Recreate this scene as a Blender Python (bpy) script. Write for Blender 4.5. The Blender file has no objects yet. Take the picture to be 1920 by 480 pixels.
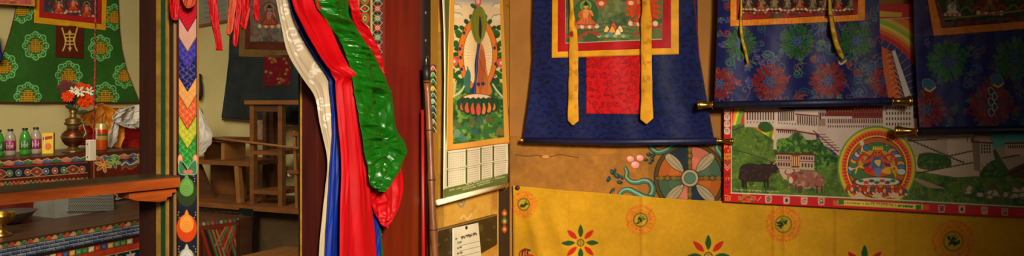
import bpy, bmesh, math, random
import numpy as np
from mathutils import Vector, Matrix, noise as mnoise
random.seed(7); rng = np.random.RandomState(7)
PI = math.pi
sc = bpy.context.scene
COL = sc.collection

# ------------------------------------------------------------------ camera, world, lights, exposure
FPX = 1400.0; HY = 185.0                      # focal length in pixels of the 1920 px frame, height of the horizon line
FW = (-0.4008, 0.9162); RT = (0.9162, 0.4008)   # camera forward / right on the floor plan
CAM = (1.131, -2.560, 1.35)
cd = bpy.data.cameras.new('camera'); cam = bpy.data.objects.new('camera', cd); COL.objects.link(cam)
cd.sensor_width = 36; cd.lens = 36 * FPX / 1920; cd.shift_y = -(240 - HY) / 1920; cd.clip_start = .05
cam.location = CAM; cam.rotation_euler = (PI / 2, 0, math.atan2(-FW[0], FW[1]))
sc.camera = cam
sc.view_settings.view_transform = 'Standard'; sc.view_settings.look = 'None'
sc.view_settings.gamma = 1; sc.view_settings.exposure = -0.22; sc.view_settings.use_curve_mapping = False
w = bpy.data.worlds.new('world'); sc.world = w; w.use_nodes = True
w.node_tree.nodes['Background'].inputs[0].default_value = (1, .80, .58, 1)
w.node_tree.nodes['Background'].inputs[1].default_value = .036

def area(name, loc, target, size, power, color, spread=180):
    l = bpy.data.lights.new(name, 'AREA'); l.shape = 'RECTANGLE'; l.size = size[0]; l.size_y = size[1]
    l.energy = power; l.color = color; l.spread = math.radians(spread)
    o = bpy.data.objects.new(name, l); COL.objects.link(o); o.location = loc
    o.rotation_euler = (Vector(target) - Vector(loc)).to_track_quat('-Z', 'Y').to_euler()
    return o
area('daylight_from_doorway', (2.15, -3.1, 2.15), (0.1, -0.45, 1.02), (.4, .5), 19, (1, .86, .66), 47)
area('daylight_soft', (1.9, -3.6, 1.9), (0.0, -0.9, 1.2), (1.0, 1.0), 3.6, (1, .87, .70), 90)
area('altar_room_window', (-0.75, -1.9, 2.35), (-2.35, -0.1, 1.05), (.7, .7), 20, (1, .88, .68), 110)
area('altar_room_fill', (-1.45, -0.75, 2.5), (-1.5, 0.7, .5), (.5, .5), 4.6, (1, .86, .62), 120)  # added fill light to brighten the dark back of the altar room, no real lamp

# ------------------------------------------------------------------ geometry helpers
def onX(x, y, Xc):
    x = np.asarray(x, float); y = np.asarray(y, float); u = (x - 960) / FPX
    dx = FW[0] + u * RT[0]; dy = FW[1] + u * RT[1]; t = (Xc - CAM[0]) / dx
    return np.stack([Xc + 0 * t, CAM[1] + t * dy, CAM[2] - t * (y - HY) / FPX], -1)
def onY(x, y, Yc):
    x = np.asarray(x, float); y = np.asarray(y, float); u = (x - 960) / FPX
    dx = FW[0] + u * RT[0]; dy = FW[1] + u * RT[1]; t = (Yc - CAM[1]) / dy
    return np.stack([CAM[0] + t * dx, Yc + 0 * t, CAM[2] - t * (y - HY) / FPX], -1)
def at(x, y, t):
    u = (x - 960) / FPX
    return Vector((CAM[0] + t * (FW[0] + u * RT[0]), CAM[1] + t * (FW[1] + u * RT[1]), CAM[2] - t * (y - HY) / FPX))

def lin(c):
    c = np.asarray(c, float) / 255.0
    return np.where(c <= .04045, c / 12.92, ((c + .055) / 1.055) ** 2.4)

# ------------------------------------------------------------------ materials
MATS = {}
def _new(name):
    m = bpy.data.materials.new(name); m.use_nodes = True
    nt = m.node_tree; b = nt.nodes['Principled BSDF']
    return m, nt, b
def _noise(nt, scale, detail=4, stretch=None, rough=.6):
    tc = nt.nodes.new('ShaderNodeTexCoord'); mp = nt.nodes.new('ShaderNodeMapping')
    nt.links.new(tc.outputs['Object'], mp.inputs[0])
    if stretch: mp.inputs['Scale'].default_value = stretch
    n = nt.nodes.new('ShaderNodeTexNoise'); n.inputs['Scale'].default_value = scale
    n.inputs['Detail'].default_value = detail; n.inputs['Roughness'].default_value = rough
    nt.links.new(mp.outputs[0], n.inputs['Vector']); return n
def _bump(nt, b, fac, strength, dist):
    bm = nt.nodes.new('ShaderNodeBump'); bm.inputs['Strength'].default_value = strength; bm.inputs['Distance'].default_value = dist
    nt.links.new(fac, bm.inputs['Height']); nt.links.new(bm.outputs[0], b.inputs['Normal'])
def M(name, col, rough=.6, metal=0, var=.25, scale=12, stretch=None, bump=.0, bdist=.002, bscale=None, spec=.5, sheen=0, alpha=1):
    if name in MATS: return MATS[name]
    m, nt, b = _new(name); c = lin(col)
    n = _noise(nt, scale, 6, stretch)
    r = nt.nodes.new('ShaderNodeValToRGB'); nt.links.new(n.outputs[0], r.inputs[0])
    r.color_ramp.elements[0].position = .3; r.color_ramp.elements[1].position = .72
    r.color_ramp.elements[0].color = (*(c * (1 - var)), 1); r.color_ramp.elements[1].color = (*np.minimum(c * (1 + var), 1), 1)
    nt.links.new(r.outputs[0], b.inputs['Base Color'])
    b.inputs['Roughness'].default_value = rough; b.inputs['Metallic'].default_value = metal
    b.inputs['Specular IOR Level'].default_value = spec
    if sheen: b.inputs['Sheen Weight'].default_value = sheen
    if alpha < 1: b.inputs['Alpha'].default_value = alpha
    if bump:
        n2 = _noise(nt, bscale or scale * 3, 5, stretch); _bump(nt, b, n2.outputs[0], bump, bdist)
    MATS[name] = m; return m
def VC(name, rough=.8, spec=.3, bump=.25, bscale=260, bdist=.0012, sheen=0, var=.12, nscale=9, metal=0, coat=0):
    """surface whose own colours come from the mesh's painted colour attribute"""
    if name in MATS: return MATS[name]
    m, nt, b = _new(name)
    a = nt.nodes.new('ShaderNodeAttribute'); a.attribute_name = 'Col'
    n = _noise(nt, nscale, 5); mr = nt.nodes.new('ShaderNodeMapRange')
    mr.inputs[1].default_value = .3; mr.inputs[2].default_value = .7; mr.inputs[3].default_value = 1 - var; mr.inputs[4].default_value = 1 + var
    nt.links.new(n.outputs[0], mr.inputs[0])
    mx = nt.nodes.new('ShaderNodeVectorMath'); mx.operation = 'SCALE'
    nt.links.new(a.outputs['Color'], mx.inputs[0]); nt.links.new(mr.outputs[0], mx.inputs['Scale'])
    nt.links.new(mx.outputs[0], b.inputs['Base Color'])
    b.inputs['Roughness'].default_value = rough; b.inputs['Specular IOR Level'].default_value = spec
    b.inputs['Metallic'].default_value = metal
    if coat: b.inputs['Coat Weight'].default_value = coat; b.inputs['Coat Roughness'].default_value = .25
    if sheen: b.inputs['Sheen Weight'].default_value = sheen; b.inputs['Sheen Roughness'].default_value = .4
    if bump:
        n2 = _noise(nt, bscale, 3); _bump(nt, b, n2.outputs[0], bump, bdist)
    MATS[name] = m; return m

def tag(o, label=None, cat=None, group=None, kind=None):
    if label: o['label'] = label
    if cat: o['category'] = cat
    if group: o['group'] = group
    if kind: o['kind'] = kind
    return o
def empty(name, loc, label, cat, group=None):
    o = bpy.data.objects.new(name, None); COL.objects.link(o); o.location = Vector(loc); o.empty_display_size = .05
    return tag(o, label, cat, group)
def link(name, me, mat, parent=None, smooth=False):
    o = bpy.data.objects.new(name, me); COL.objects.link(o)
    if mat is not None: me.materials.append(mat)
    if smooth: me.polygons.foreach_set('use_smooth', [True] * len(me.polygons))
    if parent is not None:
        o.parent = parent
        M0 = Vector((0, 0, 0)); p = parent
        while p is not None: M0 += p.location; p = p.parent
        me.transform(Matrix.Translation(-M0))
    return o
def bm_obj(name, bm, mat, parent=None, smooth=False, bevel=0, seg=2):
    if bevel:
        bmesh.ops.bevel(bm, geom=[e for e in bm.edges if len(e.link_faces) == 2 and e.calc_face_angle(0) > .6], offset=bevel, segments=seg, affect='EDGES', profile=.6)
    bmesh.ops.recalc_face_normals(bm, faces=bm.faces)
    me = bpy.data.meshes.new(name); bm.to_mesh(me); bm.free()
    return link(name, me, mat, parent, smooth)
def hexa(bm, p):      # 8 corners: bottom 4 then top 4
    v = [bm.verts.new(q) for q in p]
    for f in ((3, 2, 1, 0), (4, 5, 6, 7), (0, 1, 5, 4), (1, 2, 6, 5), (2, 3, 7, 6), (3, 0, 4, 7)): bm.faces.new([v[i] for i in f])
def bx(bm, x0, x1, y0, y1, z0, z1):
    hexa(bm, [(x0, y0, z0), (x1, y0, z0), (x1, y1, z0), (x0, y1, z0), (x0, y0, z1), (x1, y0, z1), (x1, y1, z1), (x0, y1, z1)])
def box(name, b, mat, parent=None, bevel=.002):
    bm = bmesh.new(); bx(bm, min(b[0], b[1]), max(b[0], b[1]), min(b[2], b[3]), max(b[2], b[3]), min(b[4], b[5]), max(b[4], b[5])); return bm_obj(name, bm, mat, parent, bevel=bevel)
def beam(bm, a, b, w, h, up=(0, 0, 1)):
    a = Vector(a); b = Vector(b); d = (b - a).normalized(); s = d.cross(Vector(up))
    if s.length < 1e-4: s = d.cross(Vector((0, 1, 0)))
    s.normalize(); u = s.cross(d).normalized(); s *= w / 2; u *= h / 2
    hexa(bm, [a - s - u, a + s - u, b + s - u, b - s - u, a - s + u, a + s + u, b + s + u, b - s + u])
def tube(bm, pts, rad, n=10, cap=True):
    pts = [Vector(p) for p in pts]; rings = []
    if not hasattr(rad, '__len__'): rad = [rad] * len(pts)
    ref = Vector((0.3, 0.2, 1))
    for i, p in enumerate(pts):
        d = (pts[min(i + 1, len(pts) - 1)] - pts[max(i - 1, 0)]).normalized()
        if abs(d.dot(ref.normalized())) > .95: ref = Vector((1, .1, 0))
        s = d.cross(ref).normalized(); u = s.cross(d)
        rings.append([bm.verts.new(p + (s * math.cos(k * 2 * PI / n) + u * math.sin(k * 2 * PI / n)) * rad[i]) for k in range(n)])
    for a, b in zip(rings, rings[1:]):
        for k in range(n): bm.faces.new([a[k], a[(k + 1) % n], b[(k + 1) % n], b[k]])
    if cap: bm.faces.new(rings[0][::-1]); bm.faces.new(rings[-1])
def lathe(bm, c, prof, n=32, axis='Z', fl=None):
    rings = []
    for j, (r, z) in enumerate(prof):
        ring = []
        for k in range(n):
            a = k * 2 * PI / n; rr = max(r, 1e-4) * (1 + (fl(a, j) if fl else 0))
            v = (rr * math.cos(a), rr * math.sin(a), z)
            if axis == 'X': v = (z, v[0], v[1])
            if axis == 'Y': v = (v[0], z, v[1])
            ring.append(bm.verts.new((c[0] + v[0], c[1] + v[1], c[2] + v[2])))
        rings.append(ring)
    for a, b in zip(rings, rings[1:]):
        for k in range(n): bm.faces.new([a[k], a[(k + 1) % n], b[(k + 1) % n], b[k]])
    bm.faces.new(rings[0][::-1]); bm.faces.new(rings[-1])

# ------------------------------------------------------------------ painted pictures as dense coloured meshes
def cr(pts, closed=False, k=6):
    P = [np.array(p, float) for p in pts]; out = []; n = len(P)
    for i in range(n if closed else n - 1):
        if closed: a, b, c, d = P[i - 1], P[i], P[(i + 1) % n], P[(i + 2) % n]
        else: a, b, c, d = P[max(i - 1, 0)], P[i], P[i + 1], P[min(i + 2, n - 1)]
        for j in range(k):
            t = j / k; out.append(.5 * ((2 * b) + (c - a) * t + (2 * a - 5 * b + 4 * c - d) * t * t + (3 * b - a - 3 * c + d) * t ** 3))
    if not closed: out.append(P[-1])
    return [tuple(q) for q in out]
def vn(X, Y, sc_, seed=0, oct=3):
    r = np.zeros_like(X); amp = 1; tot = 0
    for o in range(oct):
        x = X / sc_ * 2 ** o + seed * 13.7; y = Y / sc_ * 2 ** o + seed * 7.3
        xi = np.floor(x).astype(np.int64); yi = np.floor(y).astype(np.int64); fx = x - xi; fy = y - yi
        fx = fx * fx * (3 - 2 * fx); fy = fy * fy * (3 - 2 * fy)
        def h(a, b):
            q = (a * 374761393 + b * 668265263 + seed * 1013904223 + o * 97) & 0xffffffff
            q = ((q ^ (q >> 13)) * 1274126177) & 0xffffffff; return ((q ^ (q >> 16)) & 0xffff) / 65535.0
        r += amp * ((h(xi, yi) * (1 - fx) + h(xi + 1, yi) * fx) * (1 - fy) + (h(xi, yi + 1) * (1 - fx) + h(xi + 1, yi + 1) * fx) * fy)
        tot += amp; amp *= .5
    return r / tot
def rows(L, R, nx, ny, smooth=True, k=8, dense=None, sag=0):
    """grid of picture coordinates between a left and a right edge polyline"""
    L = np.array(L, float); R = np.array(R, float)
    if smooth and len(L) > 2: L = np.array(cr(L, k=k)); R = np.array(cr(R, k=k))
    m = (L + R) / 2; s = np.r_[0, np.cumsum(np.hypot(*np.diff(m, axis=0).T))]; s /= s[-1]
    t = np.linspace(0, 1, ny) if dense is None else dense
    Li = np.stack([np.interp(t, s, L[:, i]) for i in (0, 1)], -1); Ri = np.stack([np.interp(t, s, R[:, i]) for i in (0, 1)], -1)
    q = np.linspace(0, 1, nx)[None, :, None]
    G = Li[:, None] * (1 - q) + Ri[:, None] * q
    if sag: G[..., 1] += sag * 4 * q[..., 0] * (1 - q[..., 0]) * t[:, None]
    return G[..., 0], G[..., 1]
def quad(tl, trr, br, bl, step=1.0):
    nx = int(max(abs(trr[0] - tl[0]), abs(br[0] - bl[0])) / step) + 2; ny = int(max(abs(bl[1] - tl[1]), abs(br[1] - trr[1])) / step) + 2
    return rows([tl, bl], [trr, br], nx, ny, False)
class Art:
    def __init__(s, XY, base):
        s.X, s.Y = XY; s.I = np.zeros(s.X.shape + (3,)); s.I[:] = np.array(base) / 255.
        s.a0, s.a1 = s.Y.min(1), s.Y.max(1); s.b0, s.b1 = s.X.min(0), s.X.max(0)
        s.clip = None; s.px = .9
    def sl(s, x0, y0, x1, y1):
        r = np.nonzero((s.a1 >= y0 - 2) & (s.a0 <= y1 + 2))[0]; c = np.nonzero((s.b1 >= x0 - 2) & (s.b0 <= x1 + 2))[0]
        if len(r) == 0 or len(c) == 0: return None
        return (slice(r[0], r[-1] + 1), slice(c[0], c[-1] + 1))
    def put(s, q, cov, col):
        c = np.array(col) / 255. if not callable(col) else col(s.X[q], s.Y[q]) / 255.
        if s.clip is not None: cov = cov * s.clip[q]
        s.I[q] = s.I[q] * (1 - cov[..., None]) + c * cov[..., None]; return s
    def pcov(s, q, pts):
        x, y = s.X[q], s.Y[q]; P = np.array(pts, float); ins = np.zeros(x.shape, bool); d = np.full(x.shape, 1e9)
        for (ax, ay), (bx_, by_) in zip(P, np.roll(P, -1, 0)):
            if ay != by_: ins ^= ((ay > y) != (by_ > y)) & (x < (bx_ - ax) * (y - ay) / (by_ - ay) + ax)
            vx, vy = bx_ - ax, by_ - ay; l = vx * vx + vy * vy + 1e-9; t = np.clip(((x - ax) * vx + (y - ay) * vy) / l, 0, 1)
            d = np.minimum(d, (x - ax - t * vx) ** 2 + (y - ay - t * vy) ** 2)
        d = np.sqrt(d); return np.clip(.5 + np.where(ins, d, -d) / s.px, 0, 1)
    def poly(s, pts, col, a=1, out=None, w=.8):
        P = np.array(pts, float); q = s.sl(P[:, 0].min(), P[:, 1].min(), P[:, 0].max(), P[:, 1].max())
        if q is None: return s
        s.put(q, s.pcov(q, pts) * a, col)
        if out is not None: s.line(list(pts) + [pts[0]], w, out)
        return s
    def cpoly(s, pts, col, a=1, out=None, w=.8, k=5): return s.poly(cr(pts, True, k), col, a, out, w)
    def rect(s, x0, y0, x1, y1, col, a=1): return s.poly([(x0, y0), (x1, y0), (x1, y1), (x0, y1)], col, a)
    def line(s, pts, w, col, a=1, w1=None):
        P = np.array(pts, float); q = s.sl(P[:, 0].min() - w, P[:, 1].min() - w, P[:, 0].max() + w, P[:, 1].max() + w)
        if q is None or len(P) < 2: return s
        x, y = s.X[q], s.Y[q]; cov = np.zeros(x.shape); n = len(P) - 1
        for i in range(n):
            (ax, ay), (bx_, by_) = P[i], P[i + 1]; vx, vy = bx_ - ax, by_ - ay; l = vx * vx + vy * vy + 1e-9
            t = np.clip(((x - ax) * vx + (y - ay) * vy) / l, 0, 1); d = np.sqrt((x - ax - t * vx) ** 2 + (y - ay - t * vy) ** 2)
            ww = w if w1 is None else w + (w1 - w) * (i + .5) / n
            cov = np.maximum(cov, np.clip(.5 + (ww / 2 - d) / s.px, 0, 1))
        return s.put(q, cov * a, col)
    def curve(s, pts, w, col, a=1, w1=None): return s.line(cr(pts), w, col, a, w1)
    def ell(s, cx, cy, rx, ry, col, rot=0, a=1, ring=None):
        r = max(rx, ry) + 2; q = s.sl(cx - r, cy - r, cx + r, cy + r)
        if q is None: return s
        x, y = s.X[q] - cx, s.Y[q] - cy; c, n = math.cos(rot), math.sin(rot); u = (x * c + y * n) / rx; v = (-x * n + y * c) / ry
        d = (np.sqrt(u * u + v * v) - 1) * min(rx, ry)
        cov = np.clip(.5 - d / s.px, 0, 1) if ring is None else np.clip(.5 + (ring / 2 - np.abs(d)) / s.px, 0, 1)
        return s.put(q, cov * a, col)
    def noise(s, amp, scale, seed=0):
        s.I *= (1 + amp * 2 * (vn(s.X, s.Y, scale, seed) - .5))[..., None]; return s
    def blot(s, col, scale, th, a=.6, seed=0, reg=None):
        q = (slice(None), slice(None)) if reg is None else s.sl(*reg)
        if q is None: return s
        v = vn(s.X[q], s.Y[q], scale, seed)
        cov = np.clip((v - th) * 12, 0, 1) * a
        if reg is not None: cov = cov * ((s.X[q] > reg[0]) & (s.X[q] < reg[2]) & (s.Y[q] > reg[1]) & (s.Y[q] < reg[3]))
        return s.put(q, cov, col)
    def clipto(s, pts):
        q = (slice(None), slice(None)); s.clip = None if pts is None else s.pcov(q, pts); return s
    def mesh(s, name, mapf, mat, parent=None, rim=None, smooth=True):
        P = mapf(s.X, s.Y); ny, nx = s.X.shape; N = ny * nx
        co = P.reshape(-1, 3); col = np.ones((N, 4)); col[:, :3] = lin(np.clip(s.I, 0, 1).reshape(-1, 3) * 255)
        i = np.arange(N).reshape(ny, nx); F = np.stack([i[:-1, :-1], i[1:, :-1], i[1:, 1:], i[:-1, 1:]], -1).reshape(-1, 4)
        if rim is not None:
            b = np.r_[i[0, :], i[1:, -1], i[-1, -2::-1], i[-2:0:-1, 0]]; m = len(b)
            co = np.r_[co, co[b] + np.array(rim)]; col = np.r_[col, col[b]]; j = N + np.arange(m)
            F = np.r_[F, np.stack([b, np.roll(b, -1), np.roll(j, -1), j], -1)]
        me = bpy.data.meshes.new(name); me.vertices.add(len(co)); me.vertices.foreach_set('co', co.astype(np.float32).ravel())
        me.loops.add(F.size); me.loops.foreach_set('vertex_index', F.astype(np.int32).ravel())
        me.polygons.add(len(F)); me.polygons.foreach_set('loop_start', (np.arange(len(F)) * 4).astype(np.int32))
        ca = me.color_attributes.new('Col', 'FLOAT_COLOR', 'POINT'); ca.data.foreach_set('color', col.astype(np.float32).ravel())
        me.update(calc_edges=True); me.validate()
        return link(name, me, mat, parent, smooth)

# ------------------------------------------------------------------ motifs
def J(c, d=14): return tuple(min(255, max(0, v + random.randint(-d, d))) for v in c)
def spiral(A, x, y, r, a0, turns, col, w, sgn=1, tail=0):
    p = []
    if tail: p.append((x + (r + tail) * math.cos(a0 - .9 * sgn), y + (r + tail) * math.sin(a0 - .9 * sgn)))
    n = int(9 * turns) + 3
    for i in range(n): t = i / (n - 1); rr = r * (1 - .82 * t); a = a0 + sgn * t * turns * 2 * PI; p.append((x + rr * math.cos(a), y + rr * math.sin(a)))
    A.line(p, w, col)
def damask(A, x0, y0, x1, y1, col, step=17, w=2.2, seed=1):
    rr = random.Random(seed); y = y0; k = 0
    while y < y1:
        x = x0 + (k % 2) * step * .5
        while x < x1:
            cx, cy = x + rr.uniform(-3, 3), y + rr.uniform(-3, 3); t = rr.random()
            if t < .5:
                a = rr.uniform(0, 6.28); p = [(cx + 7 * math.cos(a), cy + 5 * math.sin(a)), (cx + 3 * math.cos(a + 1.3), cy + 3 * math.sin(a + 1.3)), (cx - 2 * math.cos(a), cy - 2 * math.sin(a)), (cx - 6 * math.cos(a - .6), cy - 6 * math.sin(a - .6)), (cx - 8 * math.cos(a - 1.3), cy - 3 * math.sin(a - 1.3))]
                A.curve(p, w * 1.25, col, .85, w * .5)
            elif t < .8:
                for _ in range(3): A.ell(cx + rr.uniform(-4, 4), cy + rr.uniform(-2, 2), rr.uniform(2.2, 4), rr.uniform(1.4, 2.6), col, 0, .8)
            else: spiral(A, cx, cy, 5, rr.uniform(0, 6), 1.2, col, w * .8, rr.choice((-1, 1)), 3)
            x += step
        y += step * .72; k += 1
def mum(A, cx, cy, r, c, gold, core, seed=0):
    rr = random.Random(seed); dark = tuple(int(v * .55) for v in c)
    for ring, (f, n, pr) in enumerate(((.88, 19, .15), (.72, 17, .16), (.55, 13, .16), (.38, 9, .15))):
        for i in range(n):
            a = i * 2 * PI / n + ring * .25 + rr.uniform(-.07, .07); R = r * f * rr.uniform(.92, 1.05)
            px, py = cx + R * math.cos(a), cy + R * math.sin(a)
            A.ell(px, py, r * pr, r * pr * .62, J(c, 12), a); A.ell(px, py, r * pr, r * pr * .62, gold, a, .55 if rr.random() < .22 else .12, ring=.7)
            A.line([(px - r * pr * .7 * math.cos(a), py - r * pr * .7 * math.sin(a)), (px, py)], .8, dark)
    A.ell(cx, cy, r * .3, r * .3, dark)
    for i in range(6):
        a = i * PI / 3; A.ell(cx + r * .2 * math.cos(a), cy + r * .2 * math.sin(a), r * .13, r * .09, core, a); A.ell(cx + r * .2 * math.cos(a), cy + r * .2 * math.sin(a), r * .13, r * .09, gold, a, .5, ring=.6)
def brocade(A, x0, y0, x1, y1, gold, leafs, seed=3, n=80):
    rr = random.Random(seed)
    for i in range(n):
        x, y = rr.uniform(x0, x1), rr.uniform(y0, y1); c = rr.choice(leafs); a = rr.uniform(0, 6.28)
        if rr.random() < .55:
            spiral(A, x, y, rr.uniform(5, 11), a, rr.uniform(.9, 1.6), c, 2.6, rr.choice((-1, 1)), 6); spiral(A, x + .8, y - .8, rr.uniform(5, 11), a, 1.2, tuple(int(.5 * (a_ + b_)) for a_, b_ in zip(gold, c)), .8, rr.choice((-1, 1)), 8)
        else:
            for k in range(3):
                b = a + (k - 1) * .9; A.ell(x + 5 * math.cos(b), y + 5 * math.sin(b), 5, 2.3, c, b); A.ell(x + 5 * math.cos(b), y + 5 * math.sin(b), 5, 2.3, gold, b, .5, ring=.7)
def cloud(A, x, y, r, col, edge, n=6):
    for i in range(n):
        a = PI + i * PI / (n - 1); A.ell(x + r * math.cos(a), y + r * .5 * math.sin(a), r * .42, r * .36, edge); 
    for i in range(n):
        a = PI + i * PI / (n - 1); A.ell(x + r * math.cos(a), y + r * .5 * math.sin(a) + .8, r * .36, r * .29, col)
    A.ell(x, y, r, r * .4, col)
def deity(A, cx, cy, s, robe, skin, halo, aura, seed=0, wrath=False):
    """a small generic seated painted figure on a lotus"""
    rr = random.Random(seed)
    A.ell(cx, cy - s * .1, s * .95, s * 1.15, aura, 0, .95); A.ell(cx, cy - s * .1, s * .95, s * 1.15, (40, 25, 15), 0, .6, ring=1)
    if wrath:
        for i in range(18):
            a = i * 2 * PI / 18; A.cpoly([(cx + s * .85 * math.cos(a - .15), cy + s * 1.0 * math.sin(a - .15)), (cx + s * 1.35 * math.cos(a + .12), cy + s * 1.4 * math.sin(a + .12)), (cx + s * .85 * math.cos(a + .2), cy + s * 1.0 * math.sin(a + .2))], (200, 70, 25), .9)
    for i in range(7): A.ell(cx + (i - 3) * s * .3, cy + s * .95, s * .18, s * .2, (190, 90, 70) if i % 2 else (210, 190, 150)); 
    A.ell(cx, cy - s * .72, s * .42, s * .42, halo); A.ell(cx, cy - s * .72, s * .42, s * .42, (220, 170, 60), 0, 1, ring=.9)
    A.cpoly([(cx - s * .85, cy + s * .72), (cx - s * .5, cy + s * .3), (cx - s * .38, cy - s * .35), (cx, cy - s * .5), (cx + s * .38, cy - s * .35), (cx + s * .5, cy + s * .3), (cx + s * .85, cy + s * .72), (cx, cy + s * .85)], robe, 1, (60, 30, 20))
    A.cpoly([(cx - s * .18, cy - s * .4), (cx + s * .25, cy - s * .35), (cx + s * .1, cy + s * .2), (cx - s * .2, cy + s * .2)], skin)
    A.curve([(cx - s * .35, cy - s * .3), (cx - s * .55, cy + s * .1), (cx - s * .15, cy + s * .3)], s * .16, robe); A.curve([(cx + s * .35, cy - s * .3), (cx + s * .55, cy + s * .05), (cx + s * .4, cy - s * .3)], s * .15, skin)
    for k in range(4): A.curve([(cx - s * .5 + k * s * .3, cy + s * .7), (cx - s * .3 + k * s * .2, cy + s * .45), (cx + (k - 2) * s * .08, cy + s * .2)], .8, (235, 180, 70), .7)
    A.ell(cx, cy - s * .68, s * .17, s * .21, skin); A.cpoly([(cx - s * .2, cy - s * .76), (cx - s * .1, cy - s * .98), (cx, cy - s * 1.12), (cx + s * .1, cy - s * .98), (cx + s * .2, cy - s * .76)], (50, 35, 40) if not wrath else (170, 50, 20))
def squig(A, x0, y0, x1, y1, h, col, seed=0, w=.9, gap=.12):
    rr = random.Random(seed); L = math.hypot(x1 - x0, y1 - y0); x = 0
    while x < L:
        if rr.random() > gap:
            px, py = x0 + (x1 - x0) * x / L, y0 + (y1 - y0) * x / L
            A.line([(px, py - h / 2), (px + rr.uniform(-.6, .6), py + rr.uniform(0, h / 2))], w, col)
            if rr.random() < .7: A.line([(px - .3, py - h / 2), (px + h * .45, py - h / 2 + rr.uniform(0, 1))], w, col)
        x += h * .5 + rr.uniform(.3, 1.2)
def shou(A, cx, cy, r):
    g = (134, 214, 128); o = (216, 146, 28)
    for i in range(8):
        a = i * PI / 4 - PI / 2; x, y = cx + r * .8 * math.cos(a), cy + r * .86 * math.sin(a)
        A.ell(x, y, r * .24, r * .24, g, 0, 1, ring=2.0)
        b = a + PI / 8; A.ell(cx + r * .74 * math.cos(b), cy + r * .8 * math.sin(b), r * .15, r * .15, (52, 100, 36)); A.ell(cx + r * .8 * math.cos(b), cy + r * .86 * math.sin(b), r * .12, r * .12, g, 0, 1, ring=1.5)
        spiral(A, x, y, r * .13, a + 2, .8, g, 1.3, 1 if i % 2 else -1)
    A.ell(cx, cy, r * .6, r * .66, (52, 100, 36))
    for k, h_ in ((-.46, .25), (-.31, .45), (-.16, .34), (0, .55), (.16, .5), (.32, .46), (.47, .28)): A.line([(cx - r * h_, cy + k * r), (cx + r * h_, cy + k * r)], 1.9, o)
    for k, y0, y1 in ((-.5, -.1, .3), (.5, -.1, .3), (-.28, -.3, .45), (.28, -.3, .45), (0, -.5, .5), (-.14, .0, .35), (.14, 0, .35)): A.line([(cx + k * r, cy + y0 * r), (cx + k * r, cy + y1 * r)], 1.7, o)

# ================================================================== SETTING
plaster = M('ochre_plaster', (156, 104, 42), .9, var=.16, scale=5, bump=.35, bdist=.003, bscale=30)
pale = M('pale_plaster', (206, 192, 134), .92, var=.10, scale=3, bump=.25, bdist=.003, bscale=25)
redwood = M('red_lacquer', (104, 20, 10), .33, var=.4, scale=7, stretch=(3, 3, .35), bump=.25, bdist=.001, bscale=30)
darkwood = M('dark_wood', (58, 30, 20), .5, var=.4, scale=9, stretch=(4, 4, .5), bump=.3, bdist=.001)
gold = M('worn_gilding', (190, 140, 60), .5, metal=.35, var=.35, scale=30, bump=.3, bdist=.001)
brass = M('brass', (190, 145, 70), .3, metal=.95, var=.2, scale=20)
black = M('black_paint', (22, 18, 15), .5, var=.3)
wallvc = VC('painted_plaster', .88, .2, .35, 120, .002, var=.08)
clothvc = VC('printed_cloth', .8, .15, .25, 420, .0006, sheen=0)
brocvc = VC('woven_brocade', .5, .22, .35, 380, .0008, sheen=0)
papervc = VC('printed_paper', .5, .2, .05, 60, .001, var=.05)
canvasvc = VC('painted_canvas', .8, .2, .2, 300, .0006, var=.08)
laquervc = VC('painted_wood', .42, .45, .25, 60, .0012, var=.12)

def slab(name, b, mat, kind='structure'): return tag(box(name, b, mat, bevel=0), kind=kind)
slab('floor', (-2.7, 4.2, -4.6, 1.1, -.1, 0), M('floorboards', (90, 58, 34), .6, var=.35, scale=4, stretch=(1, 8, 1)))
slab('ceiling', (-2.7, 4.2, -2.6, 1.1, 2.6, 2.7), darkwood)
slab('wall_right', (0.0, 4.2, 0.0, .1, 0, 2.6), plaster)
slab('wall_back', (-2.6, 0.0, .9, 1.0, 0, 2.6), pale)
slab('wall_left', (-2.6, -2.5, -2.6, .9, 0, 2.6), pale)

# ---- mural on the ochre wall: wheel, ribbons, flowers
W = wall_right = bpy.data.objects['wall_right']
A = Art(quad((957, 255), (1372, 255), (1372, 392), (957, 392), .75), (154, 102, 40)); A.noise(.14, 60, 3); A.noise(.1, 9, 4)
A.blot((140, 88, 36), 26, .62, .5, 5)
A.curve([(966, 290), (990, 293), (1005, 291), (1030, 294), (1050, 290), (1085, 296)], 1.5, (90, 50, 20)); A.curve([(1012, 292), (1022, 297), (1030, 294)], 3, (110, 66, 30)); A.ell(1023, 294, 7, 3, (190, 140, 75)); A.curve([(1000, 288), (1040, 287), (1100, 291), (1160, 290)], .8, (120, 76, 34), .6)
wx, wy, wr = 1293.5, 334, 68
sect = [(58, 98, 92), (205, 110, 40), (84, 122, 104), (205, 112, 98), (38, 54, 78), (214, 130, 40), (226, 130, 120), (70, 110, 100)]
order = [(196, 108, 84), (74, 100, 74), (176, 92, 32), (34, 46, 66), (190, 112, 86), (68, 96, 72), (182, 94, 36), (36, 48, 60)]
A.ell(wx, wy, wr, wr, (88, 70, 32)); A.ell(wx, wy, wr - 1, wr - 1, (44, 34, 18), ring=1.5)
for i in range(8):
    a0 = i * PI / 4 - PI / 2; a1 = a0 + PI / 4
    pts = [(wx, wy)] + [(wx + (wr - 8) * math.cos(a0 + (a1 - a0) * k / 6), wy + (wr - 8) * math.sin(a0 + (a1 - a0) * k / 6)) for k in range(7)]
    A.poly(pts, order[i])
    for rr_ in (26, 34, 42): A.ell(wx, wy, 1, 1, order[i])
    m = (a0 + a1) / 2; A.poly([(wx + 20 * math.cos(m), wy + 20 * math.sin(m))] + [(wx + 40 * math.cos(m + d), wy + 40 * math.sin(m + d)) for d in (-.3, 0, .3)], tuple(min(255, int(v * 1.18)) for v in order[i]), .6)
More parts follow.
